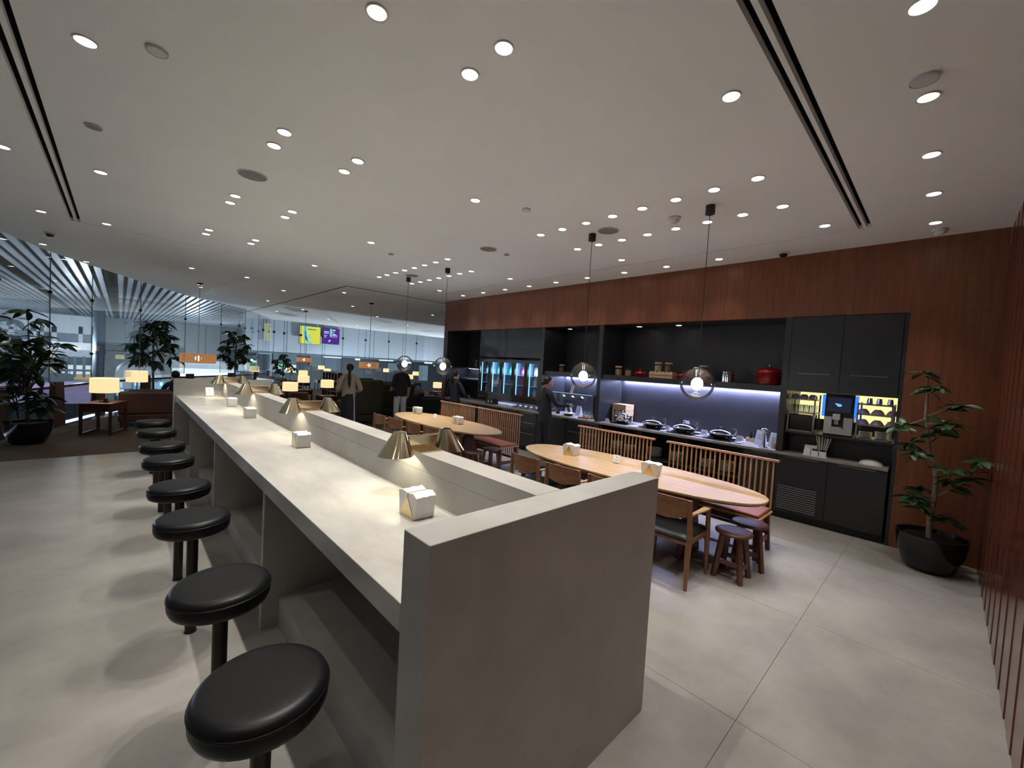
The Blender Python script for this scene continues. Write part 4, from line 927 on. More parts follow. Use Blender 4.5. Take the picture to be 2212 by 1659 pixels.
for k in range(9):
    bm = bm_new(); x0 = -0.10+k*0.008; tube(bm, [(x0, -0.05, 0.03), (x0-0.05+k*0.012+rnd.uniform(-0.01, 0.01), -0.05+rnd.uniform(-0.02, 0.02), 0.25+rnd.uniform(-0.01, 0.02))], 0.006, 6); obj('straw', bm, 'napkin', t)
bm = bm_new(); lathe(bm, [(0.12, 0.0), (0.105, 0.03), (0.06, 0.05), (0.02, 0.055), (0, 0.055)], seg=24); lab_item('dome_cover', bm, 'ceramic', 'shallow pale dome cover at the end of the worktop by the tree', 'dome', loc=(0.57, -6.74, CT))
# ------------------------------------------------------------------ plants
def leaf_mesh(name, L, W, m, droop=0.25, n=5):
    bm = bm_new(); rows = []
    for i in range(n+1):
        f = i/n; wd = W*math.sin(PI*min(1, f*0.93+0.05))**0.8*0.5; z = -droop*L*f*f
        rows.append([bm.verts.new((-wd, L*f, z+wd*0.25)), bm.verts.new((0, L*f, z)), bm.verts.new((wd, L*f, z+wd*0.25))])
    for a, b in zip(rows[:-1], rows[1:]):
        for i in range(2): bm.faces.new((a[i], a[i+1], b[i+1], b[i]))
    o = obj(name, bm, m, None, smooth=60); return o
def aim(d, up=0.0, spin=0.0):
    d = Vector(d).normalized(); q = d.to_track_quat('Y', 'Z'); return (q.to_matrix() @ Matrix.Rotation(spin, 3, 'Y')).to_euler()
def pot(label, loc, r, h, name='potted_tree'):
    t = thing(name, label, 'potted plant', loc)
    bm = bm_new(); lathe(bm, [(0, 0), (r*0.60, 0), (r*0.74, h*0.12), (r*0.93, h*0.55), (r, h*0.95), (r, h), (r*0.94, h), (r*0.90, h*0.86), (0, h*0.86)], seg=32); obj('pot', bm, 'black_gloss', t, smooth=50)
    bm = bm_new(); lathe(bm, [(0, h*0.875), (r*0.9, h*0.875)], seg=24); obj('soil', bm, 'soil', t)
    return t
def grow(t, trunk, trads, branches, leafdef, rng, barkm='bark', leafm='leaf', tip_leaves=9, along=0, spread=0.9, leaf_scale=(0.7, 1.15), dz=(-0.35, 0.25)):
    bm = bm_new(); tube(bm, trunk, trads, 8); obj('trunk', bm, barkm, t, smooth=60)
    lf = None
    def put(p, d, s):
        nonlocal lf
        if lf is None: lf = leaf_mesh('leaf', *leafdef, leafm); o = lf; o.parent = t
        else: o = linked('leaf', lf, t, p)
        o.location = p; o.rotation_euler = aim(d, spin=rng.uniform(-0.6, 0.6)); o.scale = (s, s, s)
    for pts in branches:
        pts = [Vector(p) for p in pts]
        bm = bm_new(); tube(bm, pts, [0.010-0.006*i/(len(pts)-1) for i in range(len(pts))], 6); obj('branch', bm, barkm, t, smooth=60)
        tip = pts[-1]; d0 = (pts[-1]-pts[-2]).normalized()
        for k in range(tip_leaves):
            a = 2*PI*k/tip_leaves+rng.uniform(-0.3, 0.3); side = Vector((math.cos(a), math.sin(a), rng.uniform(*dz)))
            put(tip, d0*(1-spread)+side*spread, rng.uniform(*leaf_scale))
        for k in range(along):
            f = rng.uniform(0.3, 0.95); i = min(len(pts)-2, int(f*(len(pts)-1))); p = pts[i].lerp(pts[i+1], f*(len(pts)-1)-i)
            put(p, Vector((rng.uniform(-1, 1), rng.uniform(-1, 1), rng.uniform(dz[0], dz[1]+0.25))), rng.uniform(*leaf_scale))
# tree in the corner between the wood wall and the boarded wall
rng = random.Random(11); PX, PY = 0.0, -6.12
def onp(px, py, y): v = aty(px, py, y); return Vector((v.x-PX, v.y-PY, v.z))
t = pot('slender potted tree in a black bowl pot in the wood-panelled corner', (PX, PY, 0), 0.275, 0.37)
trunk = [onp(2006, 1168, PY), onp(2008, 1120, PY), onp(2018, 1075, PY), onp(2022, 1030, PY), onp(2020, 1010, PY), onp(2007, 985, PY), onp(2003, 940, PY), onp(2000, 900, PY), onp(2003, 855, PY), onp(2003, 815, PY)]
br = []
for p0, mid, tip, dy in (((2003, 820), (2000, 815), (1996, 806), 0.0), ((2003, 850), (2012, 845), (2019, 838), 0.12), ((2001, 900), (2040, 885), (2080, 878), 0.1), ((2000, 915), (2030, 915), (2062, 918), 0.2), ((2001, 905), (1970, 915), (1945, 925), 0.15),
                         ((2003, 940), (1980, 950), (1962, 958), 0.05), ((2005, 960), (2025, 945), (2042, 930), -0.1), ((2020, 1010), (1995, 985), (1975, 975), 0.2), ((2024, 1072), (2060, 1055), (2095, 1035), 0.1), ((2090, 1038), (2105, 1015), (2118, 995), 0.15), ((2060, 1054), (2050, 1035), (2045, 1015), 0.2), ((2018, 1075), (1990, 1070), (1965, 1072), 0.1), ((2010, 1100), (1995, 1080), (1985, 1055), -0.1), ((2010, 1110), (2025, 1115), (2040, 1120), 0.05), ((2010, 1115), (1990, 1095), (1975, 1085), 0.2)):
    br.append([onp(*p0, PY), onp(*mid, PY+dy*0.6), onp(*tip, PY+dy)])
grow(t, trunk, [0.026, 0.024, 0.022, 0.021, 0.021, 0.019, 0.017, 0.015, 0.012, 0.008], br, (0.16, 0.065), rng, tip_leaves=9, along=6)
# big plant in a black bowl pot by the balustrade
rng = random.Random(5); PX, PY = 11.12, 1.17
t = pot('tall leafy plant in a glossy black bowl pot by the glass balustrade', (PX, PY, 0), 0.31, 0.40)
def onx(px, py, x): v = atx(px, py, x); return Vector((v.x-PX, v.y-PY, v.z))
trunk = [onx(60, 912, PX), onx(58, 870, PX), onx(62, 800, PX), onx(66, 760, PX)]
br = []
for stem, tips in (((40, 905), ((20, 870), (0, 800), (-10, 760), (10, 720))), ((58, 850), ((100, 760), (130, 745), (90, 690), (60, 672), (30, 690), (85, 730), (115, 775))), ((66, 880), ((85, 862), (95, 880), (75, 850), (98, 858))), ((50, 850), ((0, 790), (20, 770), (40, 740), (-20, 700), (5, 745), (45, 790), (70, 745)))):
    for tp in tips:
        d = rng.uniform(-0.5, 0.5); br.append([onx(*stem, PX), onx((stem[0]+tp[0])/2+4, (stem[1]+tp[1])/2-6, PX+d*0.5), onx(*tp, PX+d)])
grow(t, trunk, [0.03, 0.026, 0.02, 0.012], br, (0.26, 0.12), rng, 'bark_dark', 'leaf_dark', tip_leaves=8, along=6, dz=(-0.7, 0.25))
def simple_tree(label, x, y, z0, ztop, rad, leafdef, seed, n=16, leafm='leaf_dark', potr=0.3):
    rng = random.Random(seed); t = pot(label, (x, y, 0), potr, 0.45)
    grow(t, [(0, 0, 0.38), (0.02, 0.01, 0.9), (-0.02, 0.02, (z0+ztop)/2), (0.0, 0, ztop-0.15)], [0.03, 0.028, 0.022, 0.012],
         [[(0, 0, zz-0.2), (rad*0.5*math.cos(a), rad*0.5*math.sin(a), zz), (rad*k*math.cos(a), rad*k*math.sin(a), zz+0.05)] for zz, a, k in [(z0+0.2+(ztop-z0-0.2)*i/(n-1), i*2.4, (1.0 if i < n*0.7 else 0.45)*rng.uniform(0.5, 0.85)) for i in range(n)]],
         leafdef, rng, 'bark_dark', leafm, tip_leaves=9, along=5, dz=(-1.1, 0.15))
q = atx(333, 760, 15.9); simple_tree('broad-leaved potted tree rising behind the far end of the bar, left of the orange lamp', 15.9, q.y, 1.15, atx(333, 697, 15.9).z, 0.62, (0.34, 0.14), 21)
q = atx(510, 760, 17.5); simple_tree('thin potted tree between the orange lamp and the hanging screens', 17.5, q.y, 1.15, atx(510, 722, 17.5).z, 0.55, (0.30, 0.12), 22, n=12)
q = atx(612, 800, 21.0); simple_tree('bushy potted plant below the hanging screens', 21.0, q.y, 0.8, 1.75, 0.6, (0.28, 0.10), 23, n=10)
# ------------------------------------------------------------------ people
def person(label, loc, rz, H, cols, pose=None, hairfn=None, extra=None):
    s = H/1.70; pose = pose or {}
    J = {'pelvis': ((0, 0, .93), (.145, .105)), 'waist': ((0, .01, 1.08), (.128, .092)), 'chest': ((0, .0, 1.28), (.158, .108)), 'collar': ((0, -.01, 1.42), (.075, .07)), 'neck': ((0, 0, 1.48), (.05, .052)),
         'jaw': ((0, .018, 1.545), (.066, .078)), 'head': ((0, .005, 1.615), (.078, .095)), 'crown': ((0, -.005, 1.672), (.05, .06)), 'nose': ((0, .105, 1.585), (.012, .014))}
    for q, sg in (('L', -1), ('R', 1)):
        J.update({'hip'+q: ((sg*.085, 0, .88), (.088, .09)), 'knee'+q: ((sg*.095, .02, .49), (.06, .062)), 'ankle'+q: ((sg*.10, -.02, .085), (.04, .045)), 'toe'+q: ((sg*.115, .13, .035), (.035, .03)),
                  'sho'+q: ((sg*.165, -.005, 1.385), (.062, .06)), 'elb'+q: ((sg*.225, -.03, 1.12), (.043, .045)), 'wri'+q: ((sg*.235, .04, .89), (.028, .03)), 'palm'+q: ((sg*.24, .06, .815), (.022, .036))})
    for k, v in pose.items():
        J[k] = (v[0] if v[0] else J[k][0], v[1] if len(v) > 1 else J[k][1])
    E = [('pelvis', 'waist', 'shirt'), ('waist', 'chest', 'shirt'), ('chest', 'collar', 'shirt'), ('collar', 'neck', 'skin'), ('neck', 'jaw', 'skin'), ('jaw', 'head', 'skin'), ('head', 'crown', 'skin'), ('jaw', 'nose', 'skin')]
    for q in 'LR':
        E += [('pelvis', 'hip'+q, 'pants'), ('hip'+q, 'knee'+q, 'pants'), ('knee'+q, 'ankle'+q, 'pants'), ('ankle'+q, 'toe'+q, 'shoe'), ('collar', 'sho'+q, 'shirt'), ('sho'+q, 'elb'+q, 'shirt'), ('elb'+q, 'wri'+q, cols.get('forearm', 'shirt')), ('wri'+q, 'palm'+q, 'skin')]
        sg = -1 if q == 'L' else 1
        pw = Vector(J['palm'+q][0]); d = (pw-Vector(J['wri'+q][0])).normalized(); side = Vector((0, 1, 0)) if abs(d.y) < 0.7 else Vector((0, 0, 1))
        side = (side-d*side.dot(d)).normalized(); inn = Vector((-sg, 0, 0)); inn = (inn-d*inn.dot(d)).normalized()
        for i, (off, ln) in enumerate(((.030, .062), (.012, .072), (-.008, .068), (-.026, .052))):
            a, b = 'fa%d%s' % (i, q), 'fb%d%s' % (i, q)
            J[a] = (tuple(pw+side*off+d*ln*0.75+inn*.006), (.009, .009)); J[b] = (tuple(pw+side*off+d*ln*1.25+inn*.028), (.008, .008)); E += [('palm'+q, a, 'skin'), (a, b, 'skin')]
        J['th'+q] = (tuple(pw+side*.050+d*.012+inn*.012), (.010, .010)); J['tb'+q] = (tuple(pw+side*.058+d*.045+inn*.022), (.008, .008)); E += [('palm'+q, 'th'+q, 'skin'), ('th'+q, 'tb'+q, 'skin')]
    names = list(J); idx = {n: i for i, n in enumerate(names)}
    me = bpy.data.meshes.new('body'); me.from_pydata([tuple(c*s for c in J[n][0]) for n in names], [(idx[a], idx[b]) for a, b, _ in E], [])
    o = bpy.data.objects.new('tmp_body', me); C.objects.link(o)
    o.modifiers.new('Skin', 'SKIN'); sub = o.modifiers.new('Sub', 'SUBSURF'); sub.levels = 2; sub.render_levels = 2
    for i, n in enumerate(names):
        me.skin_vertices[0].data[i].radius = tuple(r*s for r in J[n][1]); me.skin_vertices[0].data[i].use_root = (n == 'pelvis')
    dg = bpy.context.evaluated_depsgraph_get(); bme = bpy.data.meshes.new_from_object(o.evaluated_get(dg)); bpy.data.objects.remove(o)
    root = thing('person', label, 'person', loc, rz)
    body = bpy.data.objects.new('body', bme); C.objects.link(body); body.parent = root
    order = ['skin', 'shirt', 'pants', 'shoe']; bme.materials.clear()
    for k in order: bme.materials.append(M[cols[k]])
    segs = [(Vector(J[a][0])*s, Vector(J[b][0])*s, order.index(k), (sum(J[a][1])+sum(J[b][1]))/4*s) for a, b, k in E]
    for p in bme.polygons:
        c = p.center; best = (9, 0)
        for a, b, k, r in segs:
            ab = b-a; f = max(0, min(1, (c-a).dot(ab)/ab.length_squared)); d = (c-(a+ab*f)).length - r*0.7
            if d < best[0]: best = (d, k)
        p.material_index = best[1]; p.use_smooth = True
        if best[1] == 1 and c.z < 0.90*s*cols.get('hem', 1.0) and abs(c.x) < .2*s: p.material_index = 2
        if best[1] == 2 and c.z > 0.90*s*cols.get('hem', 1.0): p.material_index = 1
    # face and hair
    hz = Vector(J['head'][0])*s
    for sg in (-1, 1):
        bm = bm_new(); sphere(bm, (sg*.032*s, hz.y+.083*s, hz.z-.012*s), .011*s, 8, 6, (1, .6, .8)); obj('eye', bm, 'black_gloss', root, smooth=60)
        bm = bm_new(); sphere(bm, (sg*.080*s, hz.y-.005*s, hz.z-.025*s), .026*s, 8, 6, (.35, .7, 1.1)); obj('ear', bm, cols['skin'], root, smooth=60)
    bm = bm_new(); sphere(bm, (0, hz.y+.088*s, hz.z-.078*s), .022*s, 8, 6, (1, .4, .3)); obj('mouth', bm, 'leather_tan', root, smooth=60)
    bm = bm_new(); sphere(bm, (0, hz.y-.018*s, hz.z+.018*s), .098*s, 18, 12, (.92, 1.05, .98))
    for v in list(bm.verts):
        if v.co.y > hz.y+.055*s and v.co.z < hz.z+.045*s: v.co.y = hz.y+.055*s
        if v.co.z < hz.z-.06*s: v.co.z = hz.z-.06*s
    hair = obj('hair', bm, 'hair', root, smooth=60)
    if extra: extra(root, s, hz)
    return root
def ponytail(pts, rads):
    def f(root, s, hz):
        bm = bm_new(); tube(bm, [Vector(p)*s for p in pts], [r*s for r in rads], 10); obj('ponytail', bm, 'hair', root, smooth=60)
    return f
def woman_extra(root, s, hz):
    bm = bm_new(); tube(bm, [Vector(p)*s for p in ((0, -.09, 1.63), (-.02, -.15, 1.56), (-.02, -.155, 1.40), (-.015, -.15, 1.22), (-.01, -.14, 1.12))], [.04*s, .045*s, .042*s, .03*s, .008*s], 10); obj('ponytail', bm, 'hair', root, smooth=60)
    bm = bm_new(); lathe(bm, [(.145*s, .98*s), (.17*s, .86*s), (.19*s, .5*s), (.215*s, .12*s), (.20*s, .12*s), (.16*s, .9*s)], seg=24)
    for v in bm.verts: v.co.y *= .78
    obj('skirt', bm, 'black_cloth', root, smooth=60)
    bm = bm_new(); prev = None
    for z, r in ((.965, .152), (.86, .174), (.68, .184), (.5, .194), (.3, .206), (.125, .218)):
        row = [bm.verts.new((r*s*math.cos(a), r*s*.78*math.sin(a), z*s)) for a in (-.95, -.72)]
        if prev: bm.faces.new((prev[0], prev[1], row[1], row[0]))
        prev = row
    bmesh.ops.solidify(bm, geom=bm.faces[:], thickness=0.004); obj('white_stripe', bm, 'white_cloth', root)
base_c = {'skin': 'skin', 'shoe': 'black_gloss'}
person('person in a cream sweater and long black skirt with white stripe, ponytail down the back', (10.0, -4.05, 0), -PI/2-0.35+0.1, 1.68, {**base_c, 'shirt': 'cream_knit', 'pants': 'black_cloth'},
       {'chest': ((0, 0, 1.27), (.175, .125)), 'waist': ((0, .01, 1.08), (.165, .12)), 'elbR': ((.27, -.05, 1.10), (.066, .066)), 'wriR': ((.22, .16, 1.02), (.045, .045)), 'palmR': ((.18, .24, 1.04), (.02, .032)), 'elbL': ((-.27, -.05, 1.10), (.066, .066)), 'wriL': ((-.22, .16, 1.02), (.045, .045)), 'palmL': ((-.18, .24, 1.04), (.02, .032)), 'shoR': ((.17, 0, 1.375), (.075, .07)), 'shoL': ((-.17, 0, 1.375), (.075, .07))}, extra=woman_extra)
person('person in a black T-shirt and light grey trousers seen from behind by the lounge', (10.45, -5.68, 0), -PI/2+0.1, 1.74, {**base_c, 'shirt': 'black_cloth', 'pants': 'grey_cloth', 'forearm': 'skin', 'shoe': 'white_cloth', 'hem': 0.93},
       {'chest': ((0, 0, 1.28), (.185, .12)), 'waist': ((0, .01, 1.08), (.155, .11)), 'shoR': ((.19, 0, 1.39), (.075, .07)), 'shoL': ((-.19, 0, 1.39), (.075, .07)), 'elbR': ((.265, -.02, 1.13), (.05, .05)), 'wriR': ((.27, .03, .90), (.03, .032)), 'palmR': ((.27, .05, .82), (.022, .038)), 'elbL': ((-.27, -.04, 1.13), (.05, .05)), 'wriL': ((-.22, .13, .98), (.03, .032)), 'palmL': ((-.17, .19, 1.00), (.022, .036)), 'hipL': ((-.1, 0, .88), (.1, .1)), 'hipR': ((.1, 0, .88), (.1, .1)), 'kneeL': ((-.11, .01, .49), (.082, .08)), 'kneeR': ((.11, .01, .49), (.082, .08)), 'ankleL': ((-.12, -.02, .1), (.062, .062)), 'ankleR': ((.12, -.02, .1), (.062, .062))})
def bun(root, s, hz):
    bm = bm_new(); sphere(bm, (0, hz.y-.11*s, hz.z-.03*s), .045*s, 12, 8); obj('hair_bun', bm, 'hair', root, smooth=60)
    bm = bm_new(); lathe(bm, [(.055*s, 1.455*s), (.062*s, 1.47*s), (.056*s, 1.495*s), (.05*s, 1.495*s)], seg=16); obj('white_collar', bm, 'white_cloth', root, smooth=60)
    bm = bm_new(); lathe(bm, [(.15*s, 1.06*s), (.175*s, .92*s), (.185*s, .80*s), (.17*s, .80*s)], seg=24)
    for v in bm.verts: v.co.y *= .74
    obj('jacket_hem', bm, 'suit_cloth', root, smooth=60)
person('person in a black suit reaching for food at the buffet with tongs', (5.44, -6.14, 0), PI-0.40, 1.69, {**base_c, 'shirt': 'suit_cloth', 'pants': 'suit_cloth'},
       {'chest': ((0, 0, 1.28), (.17, .115)), 'waist': ((0, .01, 1.08), (.15, .105)), 'elbR': ((.28, .10, 1.17), (.052, .052)), 'wriR': ((.25, .36, 1.16), (.034, .034)), 'palmR': ((.23, .44, 1.15), (.022, .036)), 'shoL': ((-.18, .02, 1.385), (.07, .066)), 'shoR': ((.18, 0, 1.385), (.07, .066)), 'elbL': ((-.25, .0, 1.13), (.052, .052)), 'wriL': ((-.18, .20, 1.02), (.034, .034)), 'palmL': ((-.13, .26, 1.03), (.022, .036)), 'jaw': ((.03, .03, 1.54), (.064, .074)), 'head': ((.02, .02, 1.605), (.078, .092)), 'crown': ((.02, .01, 1.66), (.05, .06)), 'nose': ((.055, .112, 1.57), (.011, .012))}, extra=bun)
person('person in dark navy with ponytail working at the lounge end of the buffet', (8.62, -6.20, 0), PI+0.2, 1.66, {**base_c, 'shirt': 'navy_cloth', 'pants': 'black_cloth'},
       {'chest': ((0, 0, 1.28), (.175, .115)), 'elbL': ((-.28, .06, 1.12), (.055, .055)), 'wriL': ((-.24, .26, 1.02), (.036, .036)), 'palmL': ((-.22, .33, 1.02), (.022, .036)), 'elbR': ((.28, .06, 1.12), (.055, .055)), 'wriR': ((.24, .26, 1.02), (.036, .036)), 'palmR': ((.22, .33, 1.02), (.022, .036))}, extra=ponytail(((0, -.10, 1.62), (0, -.14, 1.52), (0, -.13, 1.38)), (.035, .035, .012)))
person('seated person in navy on the brown sofa behind the far end of the bar', (12.98, -0.98, -0.44), -PI/2, 1.70, {**base_c, 'shirt': 'navy_cloth', 'pants': 'black_cloth', 'forearm': 'skin'},
       {'kneeL': ((-.11, .44, .93), (.075, .075)), 'kneeR': ((.11, .44, .93), (.075, .075)), 'ankleL': ((-.12, .44, .52), (.045, .05)), 'ankleR': ((.12, .44, .52), (.045, .05)), 'toeL': ((-.125, .60, .46), (.035, .03)), 'toeR': ((.125, .60, .46), (.035, .03)), 'elbR': ((.30, .05, 1.13), (.05, .05)), 'wriR': ((.30, .28, 1.08), (.032, .032)), 'palmR': ((.29, .36, 1.07), (.022, .036)), 'elbL': ((-.27, .05, 1.13), (.05, .05)), 'wriL': ((-.2, .28, 1.08), (.032, .032)), 'palmL': ((-.15, .35, 1.07), (.022, .036))})
bm = bm_new(); slab_bar(bm, (5.28, -6.60, 1.13), (5.33, -6.74, 0.985), 0.018, 0.026, 0.006); slab_bar(bm, (5.26, -6.60, 1.14), (5.30, -6.75, 0.99), 0.018, 0.026, 0.006)
tag(obj('serving_tongs', bm, 'black_gloss'), 'dark serving tongs held over the bowl by the suited person', 'tongs')
# ------------------------------------------------------------------ lounge furniture
def cushion_box(bm, *a): box(bm, *a)
def sofa(label, x, y, rz, L, m, back=0.80, depth=0.85, name='sofa', arm=0.62, n=2, leg=0.12, aw=0.16):
    t = thing(name, label, 'sofa' if n > 1 else 'armchair', (x, y, 0), rz)
    obj('base', B(-L/2, L/2, -depth/2, depth/2, leg, 0.28), m, t, bevel=0.02, smooth=40)
    obj('back', B(-L/2, L/2, depth/2-0.20, depth/2, 0.28, back), m, t, bevel=0.05, smooth=40)
    for s in (1, -1): obj('arm', B(min(s*L/2, s*(L/2-aw)), max(s*L/2, s*(L/2-aw)), -depth/2, depth/2-0.20, 0.28, arm), m, t, bevel=0.04, smooth=40)
    w = (L-2*aw)/n
    for k in range(n):
        obj('seat_cushion', B(-L/2+aw+k*w+0.005, -L/2+aw+(k+1)*w-0.005, -depth/2+0.01, depth/2-0.21, 0.28, 0.44), m, t, bevel=0.035, smooth=40)
        obj('back_cushion', B(-L/2+aw+k*w+0.01, -L/2+aw+(k+1)*w-0.01, depth/2-0.34, depth/2-0.205, 0.44, back+0.04), m, t, bevel=0.05, smooth=40)
    for sx in (1, -1):
        for sy in (1, -1): obj('leg', B(sx*(L/2-0.06)-0.02, sx*(L/2-0.06)+0.02, sy*(depth/2-0.06)-0.02, sy*(depth/2-0.06)+0.02, 0, leg), 'dark_wood', t)
    return t
def side_table(label, x, y, rz, w=0.5, d=0.5, h=0.55, m='dark_wood', open_frame=True):
    t = thing('side_table', label, 'table', (x, y, 0), rz)
    obj('top', B(-w/2, w/2, -d/2, d/2, h-0.03, h), m, t, bevel=0.004)
    for sx in (1, -1):
        for sy in (1, -1): obj('leg', B(sx*(w/2-0.025)-0.022, sx*(w/2-0.025)+0.022, sy*(d/2-0.025)-0.022, sy*(d/2-0.025)+0.022, 0, h-0.03), m, t)
    for sy in (1, -1): obj('foot_rail', B(-w/2+0.047, w/2-0.047, sy*(d/2-0.025)-0.02, sy*(d/2-0.025)+0.02, 0, 0.045), m, t)
    obj('drawer_box', B(-w/2+0.047, w/2-0.047, -d/2+0.003, d/2-0.003, h-0.17, h-0.03), m, t)
    return t
shade_bm = None
def table_lamp(label, x, y, z, W=0.42, Hh=0.28, zc=1.06, group='linen table lamps in the lounge', power=5.0):
    t = thing('table_lamp', label, 'lamp', (x, y, z), group=group)
    obj('foot', cylbm((0, 0, 0), 0.085, 0, 0.02), 'pole_metal', t, smooth=40)
    obj('stem', cylbm((0, 0, 0), 0.012, 0.02, zc-z+0.10, 10), 'pole_metal', t, smooth=40)
    bm = bm_new(); r = W/2; lathe(bm, [(r*0.97, zc-z-Hh/2), (r, zc-z-Hh/2), (r*0.985, zc-z+Hh/2), (r*0.955, zc-z+Hh/2), (r*0.97, zc-z-Hh/2)], seg=28); obj('shade', bm, 'shade_linen', t, smooth=40)
    bm = bm_new(); sphere(bm, (0, 0, zc-z), 0.03, 10, 8); obj('lamp_bulb', bm, 'lamp_disc_warm', t, smooth=60)
    if power: add_light('lamp_light', 'POINT', (x, y, zc), power, (1.0, 0.78, 0.46), shadow_soft_size=0.08)
    return t
LAMPS = [('a', 226, 832, 47, 'on the dark table nearest the balustrade'), ('b', 296, 813, 36, 'before the broad-leaved potted tree'), ('c', 550, 797, 18, 'beside the thin potted tree'), ('d', 627, 798, 16, 'under the left edge of the yellow screen'),
         ('e', 655, 806, 18, 'behind another shade below the hanging screens'), ('e2', 656, 819, 23, 'in front of another shade below the hanging screens'), ('f', 627, 835, 30, 'just beyond the bar'), ('g', 707, 829, 26, 'beside the person in the cream sweater'),
         ('h', 694, 794, 13, 'small and far under the purple screen'), ('i', 707, 801, 14, 'behind the cream-sweater person'), ('j', 885, 814, 15, 'right of the black T-shirt person'), ('k', 898, 807, 13, 'far behind the black T-shirt person'), ('l', 945, 832, 19, 'at the corner of the wood wall'), ('m', 834, 800, 12, 'below the orange drum lamp')]
for nm, px, py, wpx, lab in LAMPS:
    Wd = 0.45 if nm in 'ab' else 0.40
    d = ray(px, py); P = O_ + d*(Wd*FPX/wpx)
    lim = 22.4 if nm in 'ikd' else 23.5
    if P.x > lim: P = O_ + d*(lim/d.x); Wd = wpx*(lim/d.x)/FPX
    zt = 0.64 if nm == 'a' else 0.55
    tb = side_table('dark side table under the linen lamp %s' % lab, P.x, P.y, 0.0 if nm != 'a' else -0.35, 0.55 if nm != 'a' else 0.72, 0.5, zt)
    table_lamp('linen drum table lamp %s' % lab, P.x, P.y, zt, Wd, Wd*(0.66 if nm in ('a', 'b') else 0.62), P.z, power=4.0 if P.x < 19 else 2.0)
    if nm == 'b': pb = P.copy()
    if nm == 'a':
        lab_item('coffee_cup', (lambda b: (lathe(b, [(0, 0), (0.03, 0), (0.04, 0.08), (0.037, 0.08), (0.028, 0.006), (0, 0.006)], seg=16), b)[1])(bm_new()), 'leather_brown', 'small dark cup on the table nearest the balustrade', 'cup', loc=(P.x-0.12, P.y-0.02, zt))
sofa('dark brown leather sofa behind the far end of the bar', 12.95, -0.92, PI/2, 1.9, 'leather_brown', back=0.80)
sofa('dark brown leather sofa facing the balustrade before the broad-leaved tree', 15.6, -2.6, PI+0.5, 2.0, 'leather_brown')
sofa('wide olive sofa behind the person in the black T-shirt', 13.0, -6.4, PI/2+0.2, 2.0, 'olive_fabric', back=1.05, depth=0.95)
sofa('tall-backed olive armchair between the two standing lounge guests', 11.5, -4.98, PI/2+0.3, 0.95, 'olive_fabric', back=1.25, n=1)
sofa('dark green tub armchair at the corner of the wood wall', 11.6, -7.25, -0.6, 0.85, 'green_fabric', back=0.82, n=1, arm=0.70)
sofa('brown leather armchair left of the dark green tub chair', 13.3, -8.0, 0.3, 0.9, 'leather_brown', n=1)
sofa('brown leather sofa under the nearest linen lamps beyond the bar', 15.4, -4.1, 0.0, 1.9, 'leather_brown', back=0.85)
sofa('dark brown sofa in front of the hanging screens', 18.3, -4.6, 0.2, 2.0, 'leather_brown', back=0.88)
sofa('dark brown sofa at the back of the lounge below the purple screen', 19.5, -8.2, 0.1, 2.2, 'leather_brown', back=0.9)
sofa('dark green sofa behind the black T-shirt person', 15.6, -8.4, 0.2, 2.0, 'green_fabric', back=0.9)
t = thing('lounge_table', 'low copper-brown wooden table by the corner of the wood wall', 'table', (13.4, -9.6, 0), 0.2)
obj('top', B(-0.6, 0.6, -0.35, 0.35, 0.60, 0.64), 'chair_wood', t); obj('drawer_block', B(-0.55, 0.55, -0.3, 0.3, 0.42, 0.598), 'leather_tan', t)
for sx in (1, -1): obj('leg_panel', B(sx*0.55-0.02, sx*0.55+0.02, -0.3, 0.3, 0, 0.42), 'dark_wood', t)
t = thing('lounge_table', 'small round green side table beside the dark green tub chair', 'table', (11.0, -6.5, 0))
bm = bm_new(); lathe(bm, [(0, 0.44), (0.26, 0.44), (0.26, 0.46), (0, 0.46)], seg=28); obj('top', bm, 'green_fabric', t, smooth=40); obj('stem', cylbm((0, 0, 0), 0.02, 0.01, 0.44), 'pole_metal', t); obj('foot', cylbm((0, 0, 0), 0.16, 0, 0.012), 'pole_metal', t)
t = thing('shelf_screen', 'dark wooden room divider with glowing lantern shade in the lounge', 'divider', (19.0, -6.9, 0), 0.0)
for k in range(6): obj('upright', B(-0.9+k*0.36-0.03, -0.9+k*0.36+0.03, -0.1, 0.1, 0, 1.15), 'dark_wood', t)
for z in (0.3, 0.75, 1.12): obj('rail', B(-0.95, 0.95, -0.1, 0.1, z, z+0.04), 'dark_wood', t)
